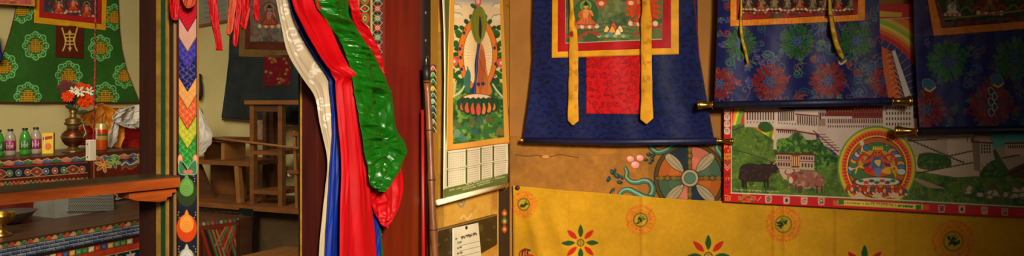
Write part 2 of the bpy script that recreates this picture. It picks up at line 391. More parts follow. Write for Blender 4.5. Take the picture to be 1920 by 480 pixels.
A.ell(wx, wy, wr - 8, wr - 8, (40, 32, 20), ring=1.4)
for i in range(4):
    a = i * PI / 2 + PI / 4; c, s_ = math.cos(a), math.sin(a)
    A.cpoly([(wx + 17 * c, wy + 17 * s_), (wx + 36 * c - 9 * s_, wy + 36 * s_ + 9 * c), (wx + 59 * c - 6 * s_, wy + 59 * s_ + 6 * c), (wx + 60 * c + 6 * s_, wy + 60 * s_ - 6 * c), (wx + 36 * c + 9 * s_, wy + 36 * s_ - 9 * c)], (176, 158, 122), 1, (60, 50, 40), 1.1)
    for d in (-.08, .09): A.line([(wx + 22 * math.cos(a + d), wy + 22 * math.sin(a + d)), (wx + 56 * math.cos(a + d), wy + 56 * math.sin(a + d))], 1, (110, 100, 84))
    a = i * PI / 2; c, s_ = math.cos(a), math.sin(a)
    A.line([(wx + 14 * c, wy + 14 * s_), (wx + 62 * c, wy + 62 * s_)], 8, (60, 44, 20)); A.line([(wx + 14 * c, wy + 14 * s_), (wx + 62 * c, wy + 62 * s_)], 5.5, (122, 92, 36))
    for d in (30, 42, 54): A.ell(wx + d * c, wy + d * s_, 5.4 if d == 42 else 4, 5.4 if d == 42 else 4, (60, 44, 20)); A.ell(wx + d * c, wy + d * s_, 4, 4, (134, 104, 44))
A.ell(wx, wy, 17, 17, (40, 34, 22)); A.ell(wx, wy, 15.6, 15.6, (176, 160, 124)); A.ell(wx, wy, 11, 11, (60, 50, 36)); A.ell(wx, wy, 10, 10, (88, 120, 98))
for p, w0, w1 in ([[(1173, 316), (1176, 324), (1175, 333), (1184, 341), (1196, 342), (1206, 339), (1217, 341), (1224, 351), (1222, 364), (1213, 372)], 5, 11], [[(1160, 368), (1168, 358), (1180, 356), (1194, 363), (1208, 370), (1222, 373)], 6, 12], [[(1218, 270), (1224, 280), (1235, 286), (1250, 281), (1262, 273), (1270, 270)], 9, 6], [[(1346, 270), (1345, 280), (1352, 290), (1356, 302)], 9, 7], [[(1217, 262), (1224, 270), (1238, 271)], 7, 5]):
    A.curve(p, w0 + 2, (30, 46, 40), 1, w1 + 2); A.curve(p, w0, (62, 110, 94), 1, w1); A.curve([(x - 1, y - 1.5) for x, y in p], w0 * .35, (128, 168, 140), 1, w1 * .4)
for x, y, r in ((1148, 323, 5), (1157, 330, 6), (1141, 336, 5), (1162, 342, 5), (1153, 320, 3.5), (1166, 333, 4), (1217, 290, 5), (1223, 299, 5), (1211, 300, 4), (1226, 290, 4), (1219, 306, 3)):
    A.ell(x, y, r * 1.15, r * .75, (34, 54, 50), random.uniform(0, 3)); A.ell(x - 1, y - 1, r * .5, r * .3, (70, 100, 84), .5)
A.curve([(1142, 368), (1146, 358), (1152, 354), (1147, 364)], 4, (34, 50, 66), 1, 1)
for x, y, rx in ((1182, 298, 8), (1200, 296, 8), (1191, 309, 9)): A.ell(x, y, rx, rx * .85, (150, 70, 56)); A.ell(x, y, rx - 1.1, rx * .85 - 1.1, (224, 142, 124)); A.ell(x - 2, y - 2, rx * .5, rx * .4, (240, 178, 160))
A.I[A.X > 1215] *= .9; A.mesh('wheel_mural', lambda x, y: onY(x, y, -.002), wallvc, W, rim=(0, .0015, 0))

# ================================================================== YELLOW CLOTH along the wall
A = Art(rows([(962, 348), (962, 600)], [(2060, 402), (2060, 640)], 980, 230, False), (190, 140, 24))
top = lambda x: np.interp(x, [955, 962, 1000, 1060, 1120, 1200, 1280, 1357, 1560, 1800, 2060], [347, 348, 351, 357, 361, 368, 374, 377, 385, 396, 402])
T = (A.Y - (348 + (A.X - 962) * 54 / 1098)) / 245.; A.Y = top(A.X) + T * (610 - top(A.X)); A.a0, A.a1 = A.Y.min(1), A.Y.max(1)
A.noise(.06, 80, 8); A.noise(.05, 5, 9)
for x in (1068, 1205, 1452, 1472, 1500, 1568, 1683, 1830): A.line([(x, 350), (x + random.uniform(-2, 2), 600)], 1.1, (176, 116, 22), .5)
def medallion(A, cx, cy, r):
    A.ell(cx, cy, r, r, (206, 128, 28), 0, .8)
    rr = random.Random(int(cx))
    for k in range(2):
        R = r * (.93 if k == 0 else .62); n = int(r * (.95 if k == 0 else .7))
        for i in range(n):
            a = i * 2 * PI / n; A.ell(cx + R * math.cos(a), cy + R * math.sin(a), 1.7, 1.7, (176, 92, 22), 0, .9, ring=.8)
    for i in range(int(r * 2.2)):
        a = rr.uniform(0, 6.28); q = rr.uniform(.55, .9) * r; A.curve([(cx + q * math.cos(a), cy + q * math.sin(a)), (cx + (q + 2) * math.cos(a + .07), cy + (q + 2) * math.sin(a + .07)), (cx + q * math.cos(a + .14), cy + q * math.sin(a + .14))], .8, (170, 84, 22), .8)
    q = r * .47; A.ell(cx, cy, q, q, (40, 60, 30), ring=1); A.ell(cx, cy, q * .88, q * .88, (176, 140, 34)); A.ell(cx, cy, q * .88, q * .88, (50, 62, 28), ring=.8)
    for i in range(9):
        a = rr.uniform(0, 6.28); d = rr.uniform(.15, .6) * q; A.ell(cx + d * math.cos(a), cy + d * math.sin(a), q * .26, q * .13, (36, 52, 30), rr.uniform(0, 3))
    for i in range(6):
        a = rr.uniform(-.8, 1.2) - .6; A.ell(cx + q * .35 * math.cos(a * 1.5), cy - q * .3 + q * .3 * math.sin(a * 2), q * .18, q * .1, (110, 130, 36), a)
    A.curve([(cx - q * .6, cy + q * .5), (cx, cy + q * .1), (cx + q * .5, cy - q * .5)], 1.1, (40, 50, 28))
def star(A, cx, cy, r):
    for i in range(8):
        a = i * PI / 4 - PI / 2; c = (36, 72, 30) if i % 2 == 0 else (176, 36, 22)
        x, y = math.cos(a), math.sin(a); A.cpoly([(cx + .3 * r * x, cy + .3 * r * y), (cx + .62 * r * x - .14 * r * y, cy + .62 * r * y + .14 * r * x), (cx + r * x, cy + r * y), (cx + .62 * r * x + .14 * r * y, cy + .62 * r * y - .14 * r * x)], c)
    A.ell(cx, cy, r * .21, r * .21, (70, 80, 30)); A.ell(cx, cy, r * .15, r * .15, (200, 140, 30))
    for k in (-.08, 0, .08): A.line([(cx - r * .12, cy + k * r), (cx + r * .12, cy + k * r)], .8, (60, 70, 30)); 
    A.line([(cx, cy - r * .14), (cx, cy + r * .14)], .9, (60, 70, 30))
for x, y, r in ((983, 383, 25), (1201.5, 412, 28.5), (1469, 420, 34), (1787, 452, 41), (1120, 540, 28), (1400, 560, 33)): medallion(A, x, y, r)
for x, y, r in ((1089, 455, 34), (1328.5, 480, 40), (1621, 503, 44), (1925, 540, 46)): star(A, x, y, r)
for k in range(4): A.curve([(974 + k * 5, 484), (976 + k * 5, 472 - k), (986 + k * 3, 466 + k)], 3, (36, 40, 36) if k % 2 else (150, 40, 24))
A.ell(994, 480, 9, 4, (176, 40, 24)); A.curve([(962, 350), (964, 420), (963, 600)], 2.2, (150, 92, 26), .8)
def cl_y(x, y):
    P = onY(x, y, -.012); d = (y - top(x)) / 240.
    f = .006 * np.sin(x / 23. + np.sin(y / 60.) * 1.2) * d + .012 * np.exp(-((x - (985 + 60 * d)) / 14.) ** 2) * np.clip(d * 3, 0, 1) + .010 * np.exp(-((x - (1020 + 95 * d)) / 18.) ** 2) * np.clip(d * 3, 0, 1)
    for c in (1205, 1452, 1471, 1568, 1683): f = f + .0035 * np.exp(-((x - c) / 4.) ** 2)
    P[..., 1] -= f + .002 + .003 * vn(x, y, 50, 4); return P
tag(A.mesh('yellow_wall_cloth', cl_y, clothvc, None, rim=(0, .003, 0)), 'long yellow printed cloth with leaf stars and round medallions pinned low along the right wall', 'wall cloth')
bm = bmesh.new(); p = onY(971, 352, -.02); lathe(bm, p, [(.002, .004), (.007, .003), (.009, -.002), (.006, -.008)], 14, 'Y'); 
tag(bm_obj('nail', bm, darkwood, smooth=True), 'dark round nail head pinning the upper left corner of the yellow cloth', 'nail')

# ================================================================== POSTER with palace and yaks
PYT = lambda x: 185 - 171.5 * (1 + .0003125 * (x - 960)) / 1.2156 * .99
def pyb(x): return 378 + (x - 1358) * 30 / 562.
A = Art(rows([(1357, 20), (1357, 378)], [(2030, -5), (2030, 414)], 800, 480, False), (90, 140, 50))
def strip(x, off): return pyb(x) - off
# sky and rainbow
A.poly([(1357, -20), (2040, -20), (2040, 280), (1357, 280)], lambda x, y: np.stack([60 + 0 * x, 130 + (y * .1), 190 - y * .1], -1))
A.poly([(1720, 225), (2040, 225), (2040, 290), (1720, 285)], lambda x, y: np.stack([50 + (y - 230) * 1.2, 150 + (y - 230) * .6, 165 + 0 * x], -1))
# big sun with coloured rings (upper middle)
for r, c in ((215, (200, 70, 30)), (190, (220, 120, 40)), (178, (222, 180, 60)), (171, (150, 176, 50)), (163, (226, 200, 80)), (158, (226, 150, 50)), (153, (214, 90, 36)), (146, (176, 34, 28)), (137, (44, 36, 96))): A.ell(1600, 200, r, r, c)
for i in range(60):
    a = i * 2 * PI / 60; A.line([(1600 + 60 * math.cos(a), 200 + 60 * math.sin(a)), (1600 + 138 * math.cos(a), 200 + 138 * math.sin(a))], 1.1, (196, 170, 150), .8)
A.poly([(1600, 60), (1668, 95), (1690, 190), (1600, 200)], (196, 92, 44)); 
for k in range(9): A.rect(1664 + k * 2, 96 + k * 11, 1676 + k * 2, 101 + k * 11, (150, 50, 30)); A.curve([(1662 + k * 2, 106 + k * 10), (1670 + k * 2, 102 + k * 10), (1678 + k * 2, 108 + k * 10)], 1.2, (235, 180, 60))
A.poly([(1672, 96), (1678, 94), (1712, 190), (1700, 195)], (214, 208, 190))
for i, c in enumerate(((200, 60, 40), (225, 150, 50), (220, 210, 80), (110, 170, 80))): A.poly([(1374 + i * 6, 190), (1381 + i * 6, 190), (1376 + i * 3, 242), (1368 + i * 3, 242)], c)
# grass
gp = [(1372, 236), (1400, 230), (1450, 262), (1560, 290), (1700, 300), (1830, 325), (2030, 318), (2030, 420), (1372, 366)]
A.clipto(gp); A.poly(gp, (84, 110, 42)); A.blot((58, 84, 32), 10, .5, .6, 11); A.blot((118, 138, 56), 5, .62, .6, 12); A.blot((40, 68, 28), 16, .62, .7, 13); A.blot((150, 170, 80), 3.2, .74, .6, 14)
A.clipto(None)
A.curve([(1374, 244), (1392, 238), (1402, 232)], 2, (60, 54, 40)); A.curve([(1374, 280), (1410, 290), (1450, 304)], 1.6, (60, 60, 40))
# palace masses
def wallp(p, c=(206, 186, 172)): A.poly(p, c)
def wins(x0, x1, y0, y1, n, h, w_=1.6, c=(60, 28, 24)):
    for i in range(n):
        t = (i + .5) / n; x = x0 + (x1 - x0) * t; y = y0 + (y1 - y0) * t; A.rect(x - w_ / 2, y, x + w_ / 2, y + h, c)
def band(x0, y0, x1, y1, w_, c=(110, 36, 26)): A.line([(x0, y0), (x1, y1)], w_, c)
wallp([(1396, 200), (1460, 200), (1460, 240), (1396, 238)]); band(1396, 209, 1460, 209, 2.2); wins(1399, 1458, 210, 210, 12, 15, 2); wins(1399, 1458, 228, 228, 10, 2.5)
wallp([(1454, 205), (1536, 205), (1534, 250), (1454, 244)], (214, 196, 182)); band(1454, 209, 1490, 206, 2); wins(1458, 1490, 209, 208, 8, 18, 2); band(1492, 214, 1534, 218, 2.4); wins(1494, 1533, 216, 220, 9, 15, 2); wins(1458, 1530, 229, 234, 14, 2.5)
wallp([(1452, 238), (1494, 240), (1494, 282), (1450, 280)], (200, 180, 166)); band(1456, 243, 1494, 245, 3); wins(1458, 1492, 244, 246, 9, 4.5, 1.8)
wallp([(1494, 244), (1530, 250), (1532, 272), (1494, 268)], (190, 170, 156)); band(1494, 246, 1530, 252, 2.6)
wallp([(1536, 205), (1584, 205), (1582, 292), (1540, 270), (1532, 244)], (196, 176, 164)); A.rect(1534, 210, 1548, 236, (150, 124, 110)); wins(1536, 1550, 212, 212, 3, 12, 2)
A.poly([(1549, 200), (1600, 200), (1600, 219), (1549, 219)], (110, 34, 24)); wins(1552, 1598, 206, 206, 9, 4, 2.2, (180, 120, 70)); A.rect(1540, 218, 1655, 223, (196, 180, 170)); wins(1550, 1640, 225, 225, 22, 8, 2.1); wins(1550, 1640, 237, 237, 20, 4, 1.6)
wallp([(1548, 222), (1720, 222), (1720, 275), (1580, 300), (1548, 268)], (202, 182, 170)); wins(1551, 1710, 223, 223, 38, 8, 2.0); wins(1551, 1700, 235, 235, 34, 4, 1.7)
A.rect(1598, 198, 1665, 222, (128, 44, 30)); wins(1600, 1664, 202, 202, 12, 5, 2.2, (210, 150, 80)); wins(1600, 1664, 212, 212, 12, 6, 2.2, (50, 20, 18))
wallp([(1655, 196), (1712, 196), (1712, 246), (1655, 246)], (216, 200, 184)); 
for k in range(4): wins(1660, 1708, 200 + k * 10, 200 + k * 10, 9, 5, 2.2)
for k in range(7): A.line([(1528 + k * 5, 252 + k * 5), (1548 + k * 5, 252 + k * 5)], 1.3, (90, 50, 40))
A.curve([(1525, 245), (1545, 262), (1572, 285)], 2, (110, 60, 48))
# right palace
wallp([(1700, 254), (1778, 250), (1778, 292), (1700, 292)], (184, 164, 146)); wallp([(1776, 248), (1826, 247), (1826, 300), (1776, 300)], (212, 192, 170)); band(1776, 258, 1826, 256, 1)
wallp([(1700, 292), (1834, 300), (1838, 330), (1790, 332), (1716, 320)], (200, 178, 156))
def stairs(x0, y0, x1, y1, n, c=(56, 34, 26)):
    for i in range(n):
        t = i / n; a = x0 + (x1 - x0) * t; b = y0 + (y1 - y0) * t; dx = (x1 - x0) / n; dy = (y1 - y0) / n
        A.line([(a, b), (a + dx, b), (a + dx, b + dy)], 1.8, c)
stairs(1703, 262, 1806, 306, 17); stairs(1718, 324, 1834, 302, 16); stairs(1778, 292, 1832, 280, 8); stairs(1716, 338, 1776, 354, 9); A.poly([(1704, 332), (1720, 334), (1776, 354), (1740, 352)], (160, 140, 116))
stairs(1702, 264, 1756, 261, 6)
A.cpoly([(1722, 292), (1735, 286), (1758, 288), (1780, 296), (1781, 312), (1750, 318), (1722, 314)], (44, 74, 30)); A.blot((80, 112, 44), 5, .55, .8, 21, (1722, 287, 1780, 316))
A.blot((56, 84, 36), 7, .5, .9, 22, (1812, 250, 1858, 266))
wallp([(1834, 262), (1858, 264), (1868, 318), (1836, 322)], (204, 182, 160)); wallp([(1822, 264), (1836, 262), (1838, 322), (1826, 318)], (140, 118, 100)); band(1822, 266, 1860, 268, 3.2)
for k in range(3): wins(1838, 1858, 271 + k * 6, 271 + k * 6, 4, 4, 2.6)
wallp([(1850, 250), (1856, 250), (1857, 264), (1826, 262), (1826, 252)], (190, 168, 150)); band(1826, 252, 1856, 254, 2)
A.cpoly([(1838, 322), (1850, 308), (1866, 300), (1885, 312), (1884, 330), (1856, 333), (1838, 330)], (44, 76, 30)); A.blot((88, 120, 48), 5, .52, .8, 23, (1840, 304, 1882, 330)); A.cpoly([(1862, 285), (1872, 280), (1882, 300), (1890, 322), (1874, 318)], (60, 96, 36))
wallp([(1864, 276), (1900, 278), (1930, 288), (1930, 320), (1890, 318), (1878, 300)], (180, 160, 140)); wallp([(1884, 268), (1960, 266), (1960, 292), (1884, 290)], (206, 184, 160)); band(1884, 269, 1960, 267, 3); wins(1888, 1956, 272, 271, 16, 6, 2.2)
stairs(1878, 296, 1910, 290, 4); A.cpoly([(1888, 324), (1905, 312), (1925, 306), (1930, 330), (1905, 334)], (92, 54, 36)); band(1888, 328, 1925, 312, 2, (60, 34, 24))
# tree, bushes, small house, path
A.cpoly([(1422, 240), (1425, 231), (1436, 228), (1447, 234), (1448, 244), (1434, 248)], (44, 78, 34)); A.line([(1448, 240), (1440, 282)], 6, (60, 78, 40), .6)
b = [(1457, 282), (1458, 262), (1478, 258), (1490, 248), (1502, 250), (1512, 262), (1536, 262), (1548, 276), (1566, 292), (1568, 306), (1520, 318), (1460, 300)]
A.cpoly(b, (46, 82, 30)); A.clipto(cr(b, True)); A.blot((104, 146, 48), 5, .5, .85, 15, (1455, 246, 1570, 320)); A.blot((26, 50, 22), 7, .62, .8, 16, (1455, 246, 1570, 320)); A.clipto(None)
A.poly([(1458, 316), (1500, 318), (1496, 338), (1470, 336)], (196, 166, 140))
wallp([(1456, 288), (1527, 290), (1527, 319), (1456, 315)], (186, 160, 140)); band(1455, 288, 1528, 290, 3.4, (96, 34, 24)); band(1455, 301, 1528, 303, 1.2)
wins(1458, 1482, 292, 293, 5, 6, 2.6); wins(1500, 1525, 293, 294, 5, 6, 2.6); wins(1458, 1482, 304, 305, 5, 7, 2.6); wins(1502, 1525, 306, 307, 4, 7, 2.6); A.rect(1484, 291, 1499, 314, (112, 46, 34)); wins(1484, 1499, 293, 293, 4, 18, 2, (216, 176, 130))
# yaks
A.cpoly([(1386, 325), (1390, 311), (1405, 306), (1424, 308), (1442, 304), (1452, 306), (1461, 318), (1458, 324), (1448, 326), (1441, 336), (1440, 342), (1425, 341), (1400, 341), (1396, 350), (1390, 350), (1390, 340), (1385, 334)], (44, 30, 26)); A.blot((70, 50, 42), 5, .6, .7, 31, (1388, 307, 1458, 340))
for x in (1394, 1399, 1434, 1440): A.line([(x, 338), (x, 351)], 3, (34, 24, 20))
A.curve([(1450, 308), (1456, 302), (1453, 298)], 1.6, (190, 170, 140)); A.curve([(1444, 306), (1436, 306)], 1.6, (160, 140, 110)); A.ell(1459, 321, 3, 2.4, (90, 70, 60))
A.cpoly([(1476, 330), (1484, 324), (1492, 322), (1505, 320), (1522, 321), (1538, 326), (1545, 338), (1544, 350), (1538, 356), (1526, 352), (1504, 352), (1498, 358), (1490, 344), (1480, 342)], (140, 92, 78)); A.blot((180, 136, 118), 5, .55, .8, 32, (1478, 322, 1544, 354)); A.blot((96, 56, 48), 6, .62, .7, 33, (1478, 322, 1544, 356))
for x in (1498, 1502, 1532, 1541): A.line([(x, 350), (x, 361)], 3, (70, 40, 36))
A.curve([(1478, 328), (1472, 324), (1474, 319)], 1.7, (60, 44, 40)); A.curve([(1486, 326), (1490, 321), (1487, 318)], 1.7, (60, 44, 40)); A.curve([(1484, 328), (1490, 334), (1487, 343)], 2.2, (190, 40, 30)); A.ell(1483, 338, 4, 6, (210, 190, 170))
# sheep
rr = random.Random(5)
for i in range(24):
    x = rr.uniform(1814, 1960); y = 357 + rr.uniform(-5, 11) + (x - 1860) * .04; A.ell(x, y + 5, 5, 1.4, (40, 62, 28), 0, .7)
    for k in range(3): A.ell(x + rr.uniform(-3, 3), y + rr.uniform(-2, 2), 4.4, 3.4, J((196, 178, 156), 10))
    A.ell(x - 5, y - 1, 1.8, 2, (120, 96, 80)); A.line([(x - 2, y + 3), (x - 2, y + 6)], 1, (90, 70, 50)); A.line([(x + 3, y + 3), (x + 3, y + 6)], 1, (90, 70, 50))
# round medallion with the guardian on a lotus throne
cx, cy = 1644, 314; A.clipto([(1560, 220), (1730, 220), (1730, 378), (1560, 370)])
for r, c in ((76, (110, 140, 50)), (73, (190, 196, 70)), (70, (226, 150, 50)), (67, (200, 70, 34)), (63, (180, 40, 26)), (59, (236, 190, 70)), (56.5, (90, 36, 30)), (55, (176, 96, 40))): A.ell(cx, cy, r * .97, r * 1.02, c)
for i in range(64):
    a = i * 2 * PI / 64; A.line([(cx + 59 * .97 * math.cos(a), cy + 60 * math.sin(a)), (cx + 66 * .97 * math.cos(a), cy + 67 * math.sin(a))], 1.1, (236, 150, 60))
for i in range(22):
    a = -PI + i * PI / 21 + .0; R = 46; c = ((70, 120, 170), (200, 196, 180), (60, 130, 90), (210, 160, 60))[i % 4]
    A.ell(cx + R * math.cos(a), cy + 8 + R * 1.05 * math.sin(a), 9, 7, (40, 44, 60)); A.ell(cx + R * math.cos(a), cy + 8 + R * 1.05 * math.sin(a), 7.8, 5.8, c)
A.ell(cx, cy + 6, 37, 41, (196, 150, 60)); A.ell(cx, cy + 6, 27, 32, (60, 66, 104))
for i in range(5): A.ell(cx - 12 + i * 6, cy - 42 + abs(i - 2) * 2, 7, 6, (70, 110, 60))
A.cpoly([(cx - 42, cy + 22), (cx - 46, cy + 6), (cx - 30, cy + 2), (cx - 12, cy + 8), (cx + 8, cy + 4), (cx + 26, cy + 8), (cx + 32, cy + 20), (cx + 10, cy + 30), (cx - 20, cy + 30)], (72, 110, 62), 1, (30, 40, 30))
A.cpoly([(cx - 24, cy + 8), (cx - 12, cy - 8), (cx - 10, cy - 24), (cx, cy - 30), (cx + 12, cy - 24), (cx + 14, cy - 8), (cx + 28, cy + 10), (cx + 4, cy + 18)], (196, 84, 36), 1, (50, 20, 20))
A.cpoly([(cx - 8, cy - 18), (cx + 8, cy - 18), (cx + 10, cy + 2), (cx - 8, cy + 4)], (70, 100, 150)); A.cpoly([(cx - 5, cy - 12), (cx + 7, cy - 14), (cx + 4, cy - 2)], (224, 190, 90))
A.ell(cx + 1, cy - 27, 8, 8, (204, 100, 40)); A.ell(cx + 1, cy - 27, 8, 8, (60, 20, 20), ring=.9); A.ell(cx - 2, cy - 28, 1.2, 1.2, (30, 10, 10)); A.ell(cx + 4, cy - 28, 1.2, 1.2, (30, 10, 10)); A.line([(cx - 2, cy - 23), (cx + 4, cy - 23)], 1, (120, 20, 20))
for i in range(5): A.cpoly([(cx - 8 + i * 4, cy - 34), (cx - 6 + i * 4, cy - 41), (cx - 4 + i * 4, cy - 34)], (226, 180, 60))
for s_ in (-1, 1):
    A.curve([(cx + s_ * 10, cy - 16), (cx + s_ * 24, cy - 10), (cx + s_ * 30, cy - 24)], 6, (204, 84, 36)); A.curve([(cx + s_ * 12, cy - 20), (cx + s_ * 26, cy - 24), (cx + s_ * 38, cy - 12), (cx + s_ * 32, cy + 2)], 3.4, (190, 40, 34)); A.curve([(cx + s_ * 18, cy + 4), (cx + s_ * 34, cy - 2), (cx + s_ * 40, cy + 10)], 3, (224, 180, 60))
A.line([(cx - 30, cy - 26), (cx - 26, cy - 44)], 1.6, (220, 200, 160)); A.ell(cx - 28, cy - 46, 4, 5, (210, 200, 180))
A.cpoly([(cx - 26, cy - 2), (cx - 8, cy + 2), (cx - 14, cy + 10)], (190, 50, 40)); A.cpoly([(cx + 8, cy + 8), (cx + 22, cy - 2), (cx + 26, cy + 12)], (220, 170, 60)); A.cpoly([(cx - 4, cy + 2), (cx + 8, cy + 2), (cx + 4, cy + 18), (cx - 2, cy + 16)], (110, 130, 170))
A.ell(cx + 1, cy + 27, 44, 9, (216, 204, 176)); A.ell(cx + 1, cy + 27, 44, 9, (60, 40, 40), ring=1)
for i in range(7): A.ell(cx - 30 + i * 10, cy + 25 + (i % 2) * 3, 5, 3, ((60, 110, 70), (200, 60, 50), (60, 80, 140))[i % 3])
for i in range(13):
    x = cx - 44 + i * 7.3; A.ell(x, cy + 37, 4.6, 5, (150, 30, 24)); A.ell(x, cy + 37, 3.2, 3.6, ((210, 70, 40), (226, 160, 60), (80, 120, 80))[i % 3])
A.clipto(None)
for i in range(15):
    x = cx - 54 + i * 7.6; y = 358 + (x - 1644) * .045
    A.ell(x, y, 5, 7, (120, 26, 22)); A.ell(x, y - 1, 3.4, 4.6, ((196, 60, 40), (226, 170, 70), (70, 90, 130), (210, 120, 50))[i % 4]); A.ell(x + 2, y + 4, 2.6, 2.2, ((216, 200, 170), (190, 60, 50))[i % 2])
for x in (1612, 1645, 1676): A.cpoly([(x - 10, 369), (x, 360), (x + 10, 371)], (214, 186, 150))
# red borders
A.poly([(1355, 20), (1370.5, 20), (1370.5, 382), (1355, 382)], (186, 24, 26)); A.line([(1371.5, 20), (1371.5, 361)], 1.5, (222, 200, 180))
A.poly([(1355, 361), (2040, 396.5), (2040, 420), (1355, 380)], (184, 20, 28)); A.line([(1371, 361.5), (1650, 373), (1920, 387.6), (2040, 394)], 2, (226, 206, 184))
A.line([(1355, 378), (2040, 415)], 1.2, (120, 14, 18))
for y in (207, 220, 233, 246): A.cpoly([(1359, y - 5), (1368, y - 5), (1368, y + 5), (1359, y + 5)], (214, 190, 170)); squig(A, 1361, y, 1367, y, 6, (60, 30, 30), int(y))
for y in (276, 284, 291, 298, 306): squig(A, 1359, y, 1369, y, 5, (206, 176, 60) if y < 300 else (60, 110, 60), int(y), 1.3)
for y in (308, 313): A.line([(1359, y), (1364, y + 6), (1369, y)], 1.4, (210, 190, 150))
for y in (328, 336, 344, 352): squig(A, 1358, y, 1368, y, 6, (120, 20, 20) if y % 3 else (190, 160, 60), int(y), 1.2)
for i in range(16): squig(A, 1385 + (i % 4) * 8, 366 + (i // 4) * 4, 1393 + (i % 4) * 8, 366.3 + (i // 4) * 4, 3.4, (176, 160, 70) if i % 3 else (70, 90, 50), i, .9, .05)
A.line([(1421, 376), (1427, 369)], 1.2, (220, 190, 170)); A.line([(1359, 366), (1371, 368)], 1.2, (206, 170, 60)); A.rect(1360, 370, 1370, 376, (190, 150, 50)); A.rect(1362, 371, 1364, 375, (184, 20, 28)); A.rect(1366, 371, 1368, 375, (184, 20, 28))
icon = [(1441, 373), (1475, 375), (1508, 376), (1540, 377), (1765, 390.5), (1803, 391.5), (1845, 394), (1883, 396.5), (1960, 400)]
for i, (x, y) in enumerate(icon):
    A.cpoly([(x - 6.5, y - 5), (x - 5, y - 7), (x + 5, y - 7), (x + 6.5, y - 5), (x + 6, y + 5), (x + 4, y + 7.5), (x - 4, y + 7.5), (x - 6, y + 5)], (224, 130, 112)); A.cpoly([(x - 4.5, y - 4), (x + 4.5, y - 4), (x + 4.5, y + 4.5), (x - 4.5, y + 4.5)], (206, 180, 150))
    k = i % 4; c = (40, 32, 36)
    if k == 0: A.ell(x, y, 3, 4, c, ring=1.4); A.ell(x, y, 1.3, 1.3, c)
    elif k == 1: A.cpoly([(x - 3, y + 1), (x, y - 4), (x + 3, y + 1), (x, y + 4)], (50, 50, 80))
    elif k == 2: A.curve([(x - 4, y), (x - 1, y - 2), (x + 3, y - 2), (x, y + 3), (x - 3, y + 2)], 1.3, (120, 50, 40))
    else: A.ell(x, y - 1, 3, 3, c, ring=1.3); A.line([(x - 3, y + 4), (x + 4, y + 3)], 1.3, c)
    if i == 4: A.line([(x - 4, y - 4), (x + 4, y + 4)], 1.2, c); A.line([(x + 4, y - 4), (x - 4, y + 4)], 1.2, c)
for x in (1905, 1913): A.line([(x, y + 3), (x + 5, 399), (x, 404)], 1.2, (214, 110, 90))
q = [(1562, 375), (1742, 384), (1742, 393), (1562, 385)]; A.poly(q, (216, 110, 40), .8); q = [(1571, 374.5), (1730, 383), (1729, 393), (1571, 383.5)]; A.poly(q, (216, 204, 90))
for x, y in ((1577, 379), (1722, 388)):
    A.ell(x, y, 5, 4.2, (50, 120, 40)); 
    for k in range(4): A.ell(x + 4.6 * math.cos(k * PI / 2 + .8), y + 3.6 * math.sin(k * PI / 2 + .8), 2.2, 1.8, (40, 104, 36))
squig(A, 1585, 380.5, 1630, 382.5, 2.4, (50, 70, 30), 3, .7); squig(A, 1634, 381.5, 1682, 385, 4.5, (190, 40, 60), 4, 1.1, .05); squig(A, 1684, 385.8, 1712, 387.5, 3, (40, 90, 50), 5, 1.6, .1)
for x in range(1706, 1712, 2): A.ell(x, 387, 1, 1, (40, 90, 50))
squig(A, 1378, 356, 1462, 360, 2.6, (200, 190, 150), 6, .7)
# top border (red with golden edge) seen between the hangings
yt = lambda x: 20 - (x - 1357) * 25 / 673.
A.poly([(1350, yt(1350) - 4), (2040, yt(2040) - 4), (2040, yt(2040) + 26), (1350, yt(1350) + 27)], (186, 26, 28)); A.poly([(1645, 20), (1692, 24), (1690, 32), (1650, 32)], (216, 170, 60)); A.line([(1350, yt(1350) + 27), (2040, yt(2040) + 26)], 1.8, (200, 180, 160))
A.noise(.05, 40, 17); g_ = A.I.mean(-1, keepdims=True); A.I = np.clip(g_ + (A.I - g_) * 1.15, 0, 1) * .95
def pm(x, y):
    P = onY(x, y, -.028); P[..., 1] -= .006 * vn(x, y, 160, 6) + .004 * np.clip((y - 360) / 40, 0, 1); return P
tag(A.mesh('palace_poster', pm, papervc, None, rim=(0, .002, 0)), 'wide glossy poster of a white hillside palace with two yaks and a round guardian', 'poster')

# ================================================================== THANGKAS on the right wall
def cloth_off(Yc, amp, L, R, seed, folds=5):
    def f(x, y):
        P = onY(x, y, Yc); s = (x - L) / (R - L); P[..., 1] -= amp * (.5 + .5 * np.sin(s * folds * 6.28 + 1.3 * np.sin(y / 70.) + seed)) * np.clip((y + 60) / 160, .1, 1) + .004 * vn(x, y, 40, seed); return P
    return f
def knob(name, c, L, par, sgn=1, r=.011):
    bm = bmesh.new(); pr = [(.55, 0), (.95, .03), (.9, .1), (.6, .14), (.66, .4), (.8, .62), (1.05, .8), (1.12, .86), (.9, .93), (1.15, .96), (.7, 1)]
    lathe(bm, c, [(r * a, sgn * L * b) for a, b in pr], 24, 'X'); return bm_obj(name, bm, brass, par, smooth=True)
def rowsT(L, R, step, ytop=-240, yin=-8, smooth=True, sag=0):
    """dense rows inside the frame, sparse rows above it"""
    y0, y1 = L[0][1], L[-1][1]; n = int((y1 - yin) / step); d = np.r_[np.linspace(0, (yin - y0) / (y1 - y0), 24)[:-1], np.linspace((yin - y0) / (y1 - y0), 1, n)]
    w_ = max(abs(R[k][0] - L[k][0]) for k in range(len(L))); return rows(L, R, int(w_ / step), len(d), False, dense=d, sag=sag)

